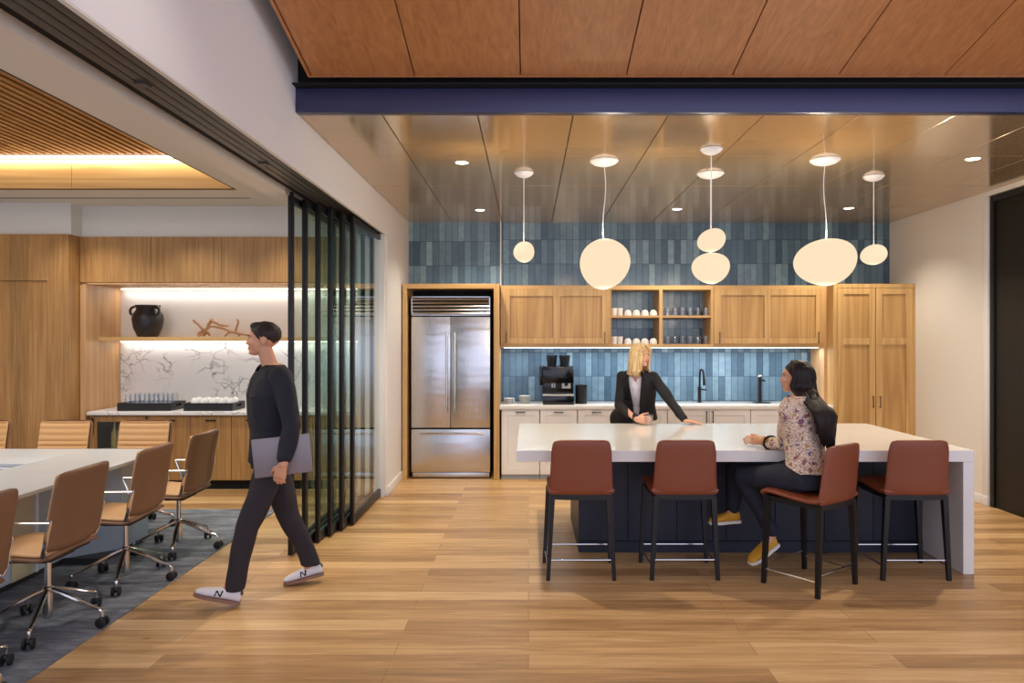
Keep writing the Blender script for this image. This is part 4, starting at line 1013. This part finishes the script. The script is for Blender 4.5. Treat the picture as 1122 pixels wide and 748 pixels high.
def face_bits(par, P, R, s, browm, shut=False, fem=True):
    for b in (-1, 1):
        e = MB().ell(P(.0750, b*.031, .006), (.0065*s, .0125*s, .0058*s), R, 14).build('eye', M_eye, par)
        MB().ell(P(.0800, b*.0315, .006), (.0025*s, .0052*s, .0052*s), R, 10).build('iris', M_iris, e)
        MB().tube([P(.088, b*.014, .024), P(.090, b*.030, .029), P(.080, b*.047, .023)], [.003*s, .0035*s, .002*s], 6).build('eyebrow', browm, par)
        MB().tube([P(.084, b*.018, .0125), P(.0875, b*.031, .0155), P(.079, b*.045, .011)], [.0016*s, .002*s, .0014*s], 6).build('eyelashes', M_iris, par)
    MB().ell(P(.0915, 0, -.0515), (.0060*s, .0200*s, .0048*s), R, 14).ell(P(.0895, 0, -.0625), (.0060*s, .0175*s, .0052*s), R, 14).build('lips', M_lip if fem else M_skin2, par)
def locks(name, m, parent, paths, r0, seg=7):
    mb = MB()
    for pts, r in paths:
        P = smoothpath(pts, 18); n = len(P)
        mb.tube(P, [r*(.55+.45*math.sin(PI*min(1, (i/(n-1))*.9+.18)))*(1 if i < n-3 else .6) for i in range(n)], seg)
    return mb.build(name, m, parent, ang=180)
def shoe(parent, heel, toe, upn, mat, solem, name='shoe', w=.046, h=.075, open_=True):
    """low shoe from heel to toe (sole line); upn: up direction of the foot"""
    H_, T_ = Vector(heel), Vector(toe); d = (T_-H_).normalized(); Ln = (T_-H_).length; u = (Vector(upn)-d*Vector(upn).dot(d)).normalized(); s_ = d.cross(u)
    prof = [(-.00, .026, .030, .055), (.05, .033, .036, .075), (.16, .036, .037, .082), (.30, .036, .034, .078), (.45, .040, .030, .060), (.62, .047, .026, .050), (.78, .047, .022, .040), (.92, .036, .018, .030), (1.0, .018, .012, .020)]
    c = Clay(); c.loft([(H_+d*Ln*t+u*(.016+zh/2), s_, u, wd*w/.046, zh/2) for t, wd, _, zh in prof], 24, 2.6)
    up_ = c.fuse(name, mat, parent, .004, 3)
    mb = MB(); rg = []
    for t, wd, _, zh in prof:
        ce = H_+d*(Ln+.008)*t-d*.004; ww = wd*w/.046+.004
        rg.append([ce+s_*ww, ce+s_*ww+u*.020, ce-s_*ww+u*.020, ce-s_*ww])
    mb.rings(rg); mb.build('sole', solem, up_, ang=50)
    return up_, d, u, s_, Ln

# ------------------------------------------------------------------ walking man
man = empty('person', (-1.66, 4.60, 0), 'man in dark clothes and white sneakers walking left through the glass opening, holding a laptop', 'person')
f, l = frame((-.90, -.44)); pelv = Vector((-1.665, 4.60, .93))
lf, ll = frame((-.80, -.60))           # chest, turned a little to the camera
cen = lambda z, df=0., dl=0.: Vector((-1.66, 4.60, z))+lf*df+ll*dl
shL, shR = cen(1.418, -.01, .182), cen(1.418, -.01, -.175)
hipL, hipR = Vector((-1.615, 4.53, .90)), Vector((-1.705, 4.68, .90))
kneeL, ankL = Vector((-1.745, 4.42, .485)), Vector((-1.832, 4.385, .135))
kneeR, ankR = Vector((-1.600, 4.74, .490)), Vector((-1.470, 4.80, .155))
elbL, wrL = Vector((-1.455, 4.375, 1.115)), Vector((-1.475, 4.285, .895))
elbR, wrR = Vector((-1.775, 4.84, 1.14)), Vector((-1.70, 4.87, .90))
hp = cen(1.645, .035, .0)+Vector((-.018, 0, 0)); hf, hl = frame((-.97, -.25))
def torso(c, g, z0=.86):
    c.loft([(cen(z0), ll, lf, .150+g, .105+g), (cen(.95), ll, lf, .165+g, .112+g), (cen(1.06), ll, lf, .150+g, .102+g), (cen(1.18, .01), ll, lf, .160+g, .110+g),
            (cen(1.30, .01), ll, lf, .180+g, .118+g), (cen(1.39, .0), ll, lf, .175+g, .105+g), (cen(1.45, -.01), ll, lf, .12+g, .080+g), (cen(1.49, -.01), ll, lf, .062+g*.5, .060+g*.5)])
b = Clay(); torso(b, -.012)
b.limb([cen(1.45, 0), hp+Vector((.012, 0, -.07))], [.050, .047])
b.limb([shL, elbL, wrL], [.050, .040, .028]); b.limb([shR, elbR, wrR], [.050, .040, .028])
b.limb([hipL, kneeL, ankL], [.080, .052, .036]); b.limb([hipR, kneeR, ankR], [.080, .052, .036])
b.cap(ankL, Vector((-1.885, 4.37, .075)), .034, .020); b.cap(ankR, Vector((-1.505, 4.81, .080)), .034, .020)
P, R, u = head(b, hp, hf, hl, .97)
hand(b, wrL, (-.30, .05, -.95), (-.12, -1, .0), 1, .55, .12)
hand(b, wrR, (.05, .0, -1), (.2, 1, 0), -1, .35)
body = b.fuse('body', M_skin2, man, .0055, 3)
face_bits(man, P, R, .97, M_manhair, fem=False)
# short hair
h = Clay(); h.ell(P(-.015, 0, .036), (.100, .0775, .083), R, 28); h.ell(P(.03, 0, .090), (.052, .052, .026), R, 20)
hcut = lambda co: (co-P(0, 0, 0)).dot(hf) > .006+.72*(max(-.03, (co-P(0, 0, 0)).dot(u))+.03) or ((co-P(0, 0, 0)).dot(u) < -.005 and (co-P(0, 0, 0)).dot(hf) > -.045) or (co-P(0, 0, 0)).dot(u) < -.055
h.fuse('hair', M_manhair, man, .005, 3, hcut, disp=folds(.003, 60))
# tee under an open collar overshirt
t = Clay(); torso(t, .0, 1.0); t.fuse('tee_shirt', M_mantee, man, .008, 4, lambda co: co.z > 1.485)
c = Clay()
c.loft([(cen(.85), ll, lf, .178, .135), (cen(.95), ll, lf, .183, .132), (cen(1.06), ll, lf, .172, .122), (cen(1.18, .01), ll, lf, .180, .130), (cen(1.30, .01), ll, lf, .196, .136), (cen(1.39), ll, lf, .188, .120), (cen(1.45, -.01), ll, lf, .135, .095), (cen(1.485, -.01), ll, lf, .080, .074)])
c.limb([shL, elbL, elbL.lerp(wrL, .85)], [.071, .058, .046]); c.limb([shR, elbR, elbR.lerp(wrR, .85)], [.071, .058, .046])
neckc = cen(1.50, .045)
jk = c.fuse('overshirt', M_manjacket, man, .007, 5, lambda co: (co-neckc).length < .072 or co.z > 1.50, disp=folds(.014, 9, 3))
pk = cen(1.30, .140, .075)
MB().bm.free()
zp = MB(); zp.tube([cen(1.285, .147, .035), cen(1.292, .143, .075), cen(1.298, .132, .11)], .0035, 6).build('pocket_zip', M_track, jk)
# trousers
tr_ = Clay(); tr_.loft([(cen(.82), ll, lf, .155, .120), (cen(.90), ll, lf, .165, .122), (cen(1.0), ll, lf, .155, .112)])
tr_.limb([hipL+Vector((0, 0, -.02)), kneeL, ankL+Vector((.010, 0, -.06))], [.098, .074, .058]); tr_.limb([hipR+Vector((0, 0, -.02)), kneeR, ankR+Vector((.015, 0, -.05))], [.098, .074, .058])
tr_.fuse('trousers', M_trous, man, .007, 5, lambda co: co.z < (.100 if co.x < -1.7 else .128), disp=folds(.016, 9, 8))
sL = shoe(man, (-1.785, 4.39, .014), (-2.035, 4.335, .090), (-.15, 0, 1), M_sneak, M_gum, 'sneaker')
sR = shoe(man, (-1.395, 4.845, .048), (-1.635, 4.770, .004), (-.1, 0, 1), M_sneak, M_gum, 'sneaker')
for (sh, d_, u_, s_, Ln), hh in ((sL, Vector((-1.785, 4.39, .014))), (sR, Vector((-1.395, 4.845, .048)))):
    o_ = s_ if s_.y < 0 else -s_            # the side towards the room
    q = lambda t_, zz, out=.0385: hh+d_*t_*Ln+u_*zz+o_*out
    tq = MB()
    for a, b_ in ((q(.44, .034), q(.42, .070, .036)), (q(.56, .032, .043), q(.54, .064, .037)), (q(.54, .064, .037), q(.44, .034))): tq.tube([a, b_], .0055, 6)
    tq.build('side_emblem', M_blackgloss, sh)
    lc = MB()
    for k in range(5):
        t_ = .36+.06*k; zt_ = .094-.010*k
        lc.tube([hh+d_*Ln*t_+u_*(zt_-.012)+s_*.024, hh+d_*Ln*(t_+.01)+u_*(zt_+.002), hh+d_*Ln*t_+u_*(zt_-.012)-s_*.024], .003, 6)
    lc.build('laces', M_white, sh)
    MB().ell(hh+d_*Ln*.10+u_*.062, (.034, .034, .028), seg=14).build('heel_patch', M_track, sh)
# laptop
lp = MB(); lp.box(-.172, .172, -.008, .008, -.118, .118, .006, 2)
lp.bm.transform(Matrix.Translation((-1.505, 4.352, .935)) @ Matrix.Rotation(.14, 4, 'Z') @ Matrix.Rotation(-.10, 4, 'Y'))
tag(lp.build('laptop', M_laptop), 'closed grey laptop carried at the walking man\'s side', 'laptop')

# ------------------------------------------------------------------ standing woman
wo = empty('person', (.98, 7.05, 0), 'blond woman in a black blazer leaning on the far side of the island', 'person')
f, l = frame((.42, -.90))
def cw(z, fwd): return Vector((1.0, 7.02, z))+f*fwd
tz = [(.86, .10), (.98, .13), (1.08, .165), (1.18, .20), (1.27, .225), (1.32, .235), (1.355, .245)]
shL, shR = Vector((1.190, 6.80, 1.280)), Vector((.905, 6.90, 1.280))
elbL, wrL = Vector((1.330, 6.70, 1.075)), Vector((1.425, 6.50, .905))
elbR, wrR = Vector((.870, 6.80, 1.02)), Vector((.985, 6.48, .915))
hp = Vector((1.062, 6.74, 1.490)); hf, hl = frame((.50, -.86))
mid = (shL+shR)/2; lw = (shL-shR).normalized(); fw = lw.cross(UP).normalized()
if fw.y > 0: fw = -fw
def tor(c, g, gz=0):
    W_ = [.150, .132, .135, .150, .152, .125, .062]; D_ = [.110, .098, .105, .112, .100, .080, .056]
    rg = []
    for i, (z, fwd) in enumerate(tz):
        ce = Vector((0, 0, z))+Vector((mid.x, mid.y, 0))+(-fw)*(.235-fwd)*1.15
        rg.append((ce, lw, fw, W_[i]+g, D_[i]+g))
    c.loft(rg)
    return rg
b = Clay(); tor(b, -.008)
neck0 = Vector((mid.x, mid.y, 1.32)); b.limb([neck0, hp+Vector((-.01, .01, -.07))], [.050, .046])
b.limb([shL, elbL, wrL], [.042, .034, .023]); b.limb([shR, elbR, wrR], [.042, .034, .023])
hips = Vector((.98, 7.05, .86))
kn = [Vector((.92, 7.02, .47)), Vector((1.08, 7.0, .47))]; an = [Vector((.92, 7.08, .09)), Vector((1.08, 7.08, .09))]
b.ell(hips, (.165, .12, .13))
for k_, a_ in zip(kn, an): b.limb([hips+Vector((k_.x-1.0, 0, 0)), k_, a_], [.085, .052, .034]); b.cap(a_, a_+Vector((.04, -.13, -.04)), .032, .026)
P, R, u = head(b, hp, hf, hl, .98)
hand(b, wrL, (.90, -.28, -.12), (0, 0, 1), -1, .12, .35)
hand(b, wrR, (.72, -.42, .0), (-.45, -.80, .25), -1, .62, .1)
b.fuse('body', M_skin, wo, .0055, 3)
face_bits(wo, P, R, .98, M_blond)
MB().ell(P(.0890, 0, -.0572), (.0060, .0155, .0034), R, 12).build('teeth', M_china, wo)
c = Clay(); rg = tor(c, .006); c.fuse('shirt', M_shirt, wo, .007, 4, lambda co: (co-(neck0+fw*.06+Vector((0, 0, .030)))).length < .078 or ((co-neck0).dot(fw) > .03 and co.z > 1.24 and abs((co-neck0).dot(lw)) < .032*(co.z-1.24)/.07), disp=folds(.006, 14, 2))
# open front of the blazer: a long narrow V
def vcut(co):
    d = co-Vector((mid.x, mid.y, 0)); x = d.dot(lw); y = d.dot(fw)
    fr = y+(1.32-co.z)*.35
    return (fr > .03 and abs(x+.005) < (.024+.060*max(0, min(1, (co.z-.95)/.40)))) and co.z > .90 or co.z > 1.345
c = Clay(); tor(c, .022); c.loft([(Vector((mid.x-.04, mid.y+.15, .80)), lw, fw, .185, .135), (Vector((mid.x-.02, mid.y+.12, .93)), lw, fw, .165, .128), (Vector((mid.x, mid.y+.08, 1.05)), lw, fw, .155, .125)])
c.limb([shL+Vector((0, 0, .006)), elbL, elbL.lerp(wrL, .93)], [.055, .048, .036]); c.limb([shR+Vector((0, 0, .006)), elbR, elbR.lerp(wrR, .90)], [.055, .048, .036])
bz = c.fuse('blazer', M_blazer, wo, .006, 4, vcut, disp=folds(.010, 10, 5))
so = bz.modifiers.new('s', 'SOLIDIFY'); so.thickness = .006; so.offset = -1
for sd in (-1, 1):      # lapels
    q = []
    for z, w0, w1 in ((1.335, .040, .060), (1.28, .062, .105), (1.20, .055, .100), (1.10, .042, .075), (1.0, .028, .040)):
        ce = Vector((mid.x, mid.y, z))+fw*(.150-(1.32-z)*.29)
        q.append([ce+lw*sd*w0+fw*.002, ce+lw*sd*w1-fw*(.012+w1*.25), ce+lw*sd*w1-fw*(.022+w1*.25), ce+lw*sd*w0-fw*.010])
    q[0] = [p_-fw*.075 for p_ in q[0]]; q[1] = [p_-fw*.018 for p_ in q[1]]
    MB().rings(q).build('lapel', M_blazer, bz, ang=60)
tq = Clay(); tq.ell(hips, (.178, .132, .14))
for k_, a_ in zip(kn, an): tq.limb([hips+Vector((k_.x-1.0, 0, 0)), k_, a_], [.095, .07, .055])
tq.fuse('trousers', M_blazer, wo, .009, 4)
for k_, a_ in zip(kn, an): shoe(wo, a_+Vector((-.012, .04, -.085)), a_+Vector((.05, -.19, -.085)), (0, 0, 1), M_blackgloss, M_black)
MB().tube([wrR+Vector((-.020, .016, .0))+Vector((.03*math.cos(t_)*.5, .03*math.cos(t_)*.86, .030*math.sin(t_))) for t_ in [i*PI/8 for i in range(17)]], .004, 6, cap=False).build('bracelet', M_black, wo)
# blond hair: cap plus long locks framing the face
paths = []
rnd = random.Random(3)
S_ = .98
for i in range(150):
    a = rnd.uniform(-2.62, 2.62) if i > 60 else rnd.choice((-1, 1))*rnd.uniform(.95, 2.3)       # angle about the head from the face direction reversed
    th = PI-a if False else a
    # th = 0 is the back of the head
    ct, st = math.cos(th), math.sin(th)
    root = P(.02+.03*rnd.random(), .012*rnd.uniform(-1, 1)-.01, .108+.006*rnd.random())
    m1 = P(-.010-.075*ct, .062*st, .085)
    m2 = P(-.012-.105*ct, .086*st, .02)
    ln = rnd.uniform(.20, .235)-(.035 if st > .3 else 0); nr = .86 if st > .2 else 1.
    m3 = P(-.020-.105*ct, .092*st, -.06)
    m4 = P(-.025-.108*ct, .100*st*nr, -ln*.62)
    m5 = P(-.02-.112*ct+rnd.uniform(-.01, .012), .112*st*nr, -ln*.80+rnd.uniform(-.012, .012))
    paths.append(([root, m1, m2, m3, m4, m5], rnd.uniform(.008, .013)))
for i in range(26):      # fringe swept to both sides
    sd = rnd.choice((-1, 1)); k_ = rnd.random()
    paths.append(([P(.03, -.012, .112), P(.072, sd*(.015+.02*k_)-.01, .098), P(.094, sd*(.028+.022*k_), .062), P(.080, sd*(.052+.014*k_), .022+.01*k_), P(.058, sd*(.072), -.03)], rnd.uniform(.006, .009)))
hc = Clay(); hc.ell(P(-.018, 0, .034), (.102*S_, .084*S_, .090*S_), R, 24)
cutf = lambda co: (co-P(0, 0, 0)).dot(hf) > .015+.68*(max(-.03, (co-P(0, 0, 0)).dot(u))+.03) or (co-P(0, 0, 0)).dot(u) < -.06
ha = hc.fuse('hair', M_blond, wo, .005, 2, cutf)
locks('hair_locks', M_blond, ha, paths, .01)
# her water glass on the island
wg = MB().lathe([(.0, 0), (.030, 0), (.033, .003), (.037, .10), (.0352, .10), (.031, .012), (.0, .009)], (1.088, 6.415, .8685), 24).build('water_glass', M_drink)
tag(wg, 'clear water glass held by the standing woman on the island', 'glass')

# ------------------------------------------------------------------ seated woman
sw = empty('person', (1.88, 4.84, 0), 'long-haired woman in a patterned blouse sitting on the angled stool, seen from behind', 'person')
f, l = frame((-.64, .77))
pel = Vector((1.885, 4.80, .715))
C = lambda z, fw_=0., lf_=0.: Vector((1.885, 4.80, z))+f*fw_+l*lf_
TW = [(.66, .0, .165, .125), (.76, .0, .170, .122), (.86, .015, .140, .102), (.97, .035, .136, .100), (1.08, .055, .155, .106), (1.17, .065, .160, .098), (1.225, .065, .125, .078), (1.26, .07, .06, .055)]
def tos(c, g, i0=0): c.loft([(C(z, a), l, f, w_+g, d_+g) for z, a, w_, d_ in TW[i0:]])
shL, shR = C(1.185, .06, .165), C(1.185, .06, -.165)
elbL, wrL = Vector((1.735, 4.985, .925)), Vector((1.672, 5.085, .912))
elbL = Vector((1.775, 4.93, .915)); wrL = Vector((1.675, 5.115, .912))
elbR, wrR = Vector((1.98, 5.10, .925)), Vector((1.765, 5.215, .912))
hp = Vector((1.862, 4.955, 1.380)); hf, hl = frame((-.97, .25))
hipL, hipR = C(.715, .03, .085), C(.715, .03, -.085)
kneeL, ankL = Vector((1.535, 5.09, .665)), Vector((1.705, 4.995, .275))
kneeR, ankR = Vector((1.525, 5.22, .700)), Vector((1.515, 5.255, .375))
b = Clay(); tos(b, -.008)
b.limb([C(1.24, .07), hp+Vector((.015, -.01, -.07))], [.048, .045])
b.limb([shL, elbL, wrL], [.040, .034, .023]); b.limb([shR, elbR, wrR], [.040, .034, .023])
b.limb([hipL, kneeL, ankL], [.082, .055, .034]); b.limb([hipR, kneeR, ankR], [.082, .055, .034])
tL0, tL1 = Vector((1.755, 5.03, .192)), Vector((1.540, 4.93, .085))
tR0, tR1 = Vector((1.560, 5.262, .295)), Vector((1.335, 5.25, .285))
b.cap(ankL, tL0.lerp(tL1, .5)+Vector((0, 0, .04)), .032, .026); b.cap(ankR, tR0.lerp(tR1, .5)+Vector((0, 0, .04)), .032, .026)
P, R, u = head(b, hp, hf, hl, .97)
hand(b, wrL, (-.80, .35, .12), (.05, -.75, .55), 1, .55, .1, .95)
hand(b, wrR, (-.90, -.40, .10), (.3, .7, .6), -1, .5, .1, .95)
b.fuse('body', M_skin2, sw, .0055, 3)
face_bits(sw, P, R, .97, M_brunette)
c = Clay(); tos(c, .014, 1)
c.limb([shL, elbL, elbL.lerp(wrL, .62)], [.058, .052, .045]); c.limb([shR, elbR, elbR.lerp(wrR, .62)], [.058, .052, .045])
hemf = lambda co: (co.z < .795-((co-C(0)).dot(f))*-.55-.02) if False else (co.z < .775+.45*(co-C(0)).dot(f)) and (co-C(0)).length < 2 and (co-Vector((elbL.x, elbL.y, co.z))).length > .06
bl_ = c.fuse('blouse', M_blouse, sw, .0065, 4, lambda co: co.z < .775+.35*(co-C(0)).dot(f) or co.z > 1.262, disp=folds(.014, 10, 1))
MB().tube([elbL.lerp(wrL, .60)+Vector((.30*math.cos(t_)*.055, .0, 0))+(Vector((.88, .48, 0))*math.cos(t_)+UP*math.sin(t_))*.046 for t_ in [i*PI/10 for i in range(21)]], .008, 8, cap=False).build('cuff', M_blackgloss, bl_)
MB().tube([elbL.lerp(wrL, .92)+(Vector((.88, .48, 0))*math.cos(t_)+UP*math.sin(t_))*.026 for t_ in [i*PI/10 for i in range(21)]], .0035, 8, cap=False).build('bracelet', M_jardark, sw)
tq = Clay(); tq.loft([(C(.655, -.0), l, f, .172, .135), (C(.72, .0), l, f, .180, .135), (C(.80, .0), l, f, .160, .118), (C(.84, .01), l, f, .148, .108)])
tq.limb([hipL, kneeL, ankL+Vector((0, 0, .03))], [.098, .074, .048]); tq.limb([hipR, kneeR, ankR+Vector((0, 0, .03))], [.098, .074, .048])
tq.fuse('jeans', M_jeans, sw, .007, 4, disp=folds(.010, 11, 6))
shoe(sw, tL0, tL1, (-.35, -.15, 1), M_mustard, M_sole); shoe(sw, tR0, tR1, (-.05, 0, 1), M_mustard, M_sole)
hc = Clay(); hc.ell(P(-.020, 0, .032), (.106, .088, .094), R, 24)
back = -f
hc.loft([(P(-.055, 0, .03), hl, hf, .080, .060), (P(-.080, 0, -.06), hl, hf, .082, .052), (C(1.20, -.070, -.005), l, f, .080, .034), (C(1.08, -.094, -.012), l, f, .078, .020), (C(.99, -.100, -.025), l, f, .060, .014)], 28)
cutf = lambda co: (co-P(0, 0, 0)).dot(hf) > .012+.68*(max(-.03, (co-P(0, 0, 0)).dot(u))+.03) and co.z > 1.25
ha = hc.fuse('hair', M_brunette, sw, .006, 4, cutf, disp=folds(.010, 22, 4))
paths = []; rnd = random.Random(11)
for i in range(230):
    a = rnd.uniform(-1, 1); a = math.copysign(abs(a)**.85, a); ct, st = math.cos(a*2.02), math.sin(a*2.02)
    root = P(.03*rnd.random(), .01*rnd.uniform(-1, 1), .118)
    p1 = P(-.015-.085*ct, .078*st, .075); p2 = P(-.018-.108*ct, .092*st, -.005); p3 = P(-.010-.108*ct, .100*st, -.085)
    lw_ = .095*a; ed = -.105-.028*(1-a*a)
    lw_ *= 1.12; wv = .012*math.sin(i*1.7); p4 = C(1.17, ed-.004+wv*.5, lw_+wv); p5 = C(1.05, ed-.020, lw_*1.0-.012-wv); en = .90+.09*rnd.random()+.04*abs(a)
    p6 = C(en, ed-.012+rnd.uniform(-.008, .012), lw_*.72-.035+rnd.uniform(-.01, .01))
    paths.append(([root, p1, p2, p3, p4, p5, p6], rnd.uniform(.008, .013)))
locks('hair_locks', M_brunette, ha, paths, .01)
tc2 = MB().lathe([(.0, 0), (.026, 0), (.029, .003), (.038, .068), (.0365, .068), (.028, .008), (.0, .006)], (1.604, 5.155, .8685), 24).build('glass_cup', M_drink)
tag(tc2, 'small clear glass held between the seated woman\'s hands', 'glass')
# ================================================================== LIGHT
def area(name, loc, sx_, sy_, power, color, rot=(0, 0, 0), spread=180):
    l = bpy.data.lights.new(name, 'AREA'); l.shape = 'RECTANGLE'; l.size = sx_; l.size_y = sy_; l.energy = power; l.color = color; l.spread = math.radians(spread)
    o = bpy.data.objects.new(name, l); o.location = loc; o.rotation_euler = rot; col.objects.link(o); return o
def spot(name, loc, power, color, size=100, blend=.6, r=.05, rot=(0, 0, 0)):
    l = bpy.data.lights.new(name, 'SPOT'); l.energy = power; l.color = color; l.spot_size = math.radians(size); l.spot_blend = blend; l.shadow_soft_size = r
    o = bpy.data.objects.new(name, l); o.location = loc; o.rotation_euler = rot; col.objects.link(o); return o
for i, (x, y) in enumerate(DPOS): spot('downlight_and_fill', (x, y, ZC-.012), (165, 80, 80, 80, 140)[i], (1, .88, .70), 128, .7, .045)
# light of the opal pendants
for x, y, z, r_, e_ in PEND:
    for zz in ((z-r_-.035, z+r_+.035) if r_ > .11 else (z-r_-.035,)):
        l = bpy.data.lights.new('pendant_glow', 'POINT'); l.energy = e_; l.color = (1, .88, .70); l.shadow_soft_size = .03
        o = bpy.data.objects.new('pendant_glow', l); o.location = (x, y, zz); col.objects.link(o)
# unseen fill spots added under the timber ceiling to warm the foreground floor
for x, y in ((-.9, 2.6), (1.2, 2.6), (3.3, 2.6), (-.9, .6), (1.2, .6), (3.3, .6)): spot('downlight_and_fill', (x, y, ZE+(YE-y)*SL-.03), 20, (1, .90, .80), 110, .8, .08)
area('strip_lamp', (1.6, 8.60, zu0-.012), 3.8, .03, 13, (.80, .90, 1))
area('strip_lamp', (-3.3, 8.36, 2.225), 2.9, .02, 5, (1, .93, .86), (math.radians(-12), 0, 0))
area('strip_lamp', (-3.3, 8.35, 1.608), 2.9, .02, 3.5, (1, .93, .86), (math.radians(-12), 0, 0))
area('strip_lamp', (-4.6, 6.885, 3.40), 3.5, .03, 11, (1, .88, .66), (math.radians(30), 0, 0))
area('coffer_fill', (-4.4, 3.8, 3.40), 1.2, 3.6, 55, (1, .92, .82))  # unseen fill panel added inside the coffer to brighten the meeting room
for x, y in ((-4.6, 5.6), (-3.3, 5.6), (-2.5, 7.2), (-3.6, 7.2), (-4.6, 7.2)): spot('downlight_and_fill', (x, y, 3.09), 50, (1, .93, .84), 110, .8)  # unseen spots added to brighten the meeting room, no fixtures there
w = bpy.data.worlds.new('world'); bpy.context.scene.world = w; w.use_nodes = True
w.node_tree.nodes['Background'].inputs[0].default_value = (.72, .78, 1.0, 1); w.node_tree.nodes['Background'].inputs[1].default_value = 1.3
# ================================================================== CAMERA
cd = bpy.data.cameras.new('camera'); cd.sensor_width = 36; cd.lens = F/1122*36
cd.shift_x = -(CX-561)/1122; cd.shift_y = -(374-CY)/1122; cd.clip_start = .05
co = bpy.data.objects.new('camera', cd); co.location = (0, 0, EYE); co.rotation_euler = (PI/2, 0, 0); col.objects.link(co)
sc_ = bpy.context.scene; sc_.camera = co
sc_.view_settings.view_transform = 'Standard'; sc_.view_settings.look = 'None'; sc_.view_settings.exposure = 0.48; sc_.view_settings.gamma = 1
sc_.view_settings.use_curve_mapping = False
sc_.cycles.use_denoising = True
sc_.cycles.max_bounces = 8; sc_.cycles.transparent_max_bounces = 24
sc_.cycles.sample_clamp_indirect = 6
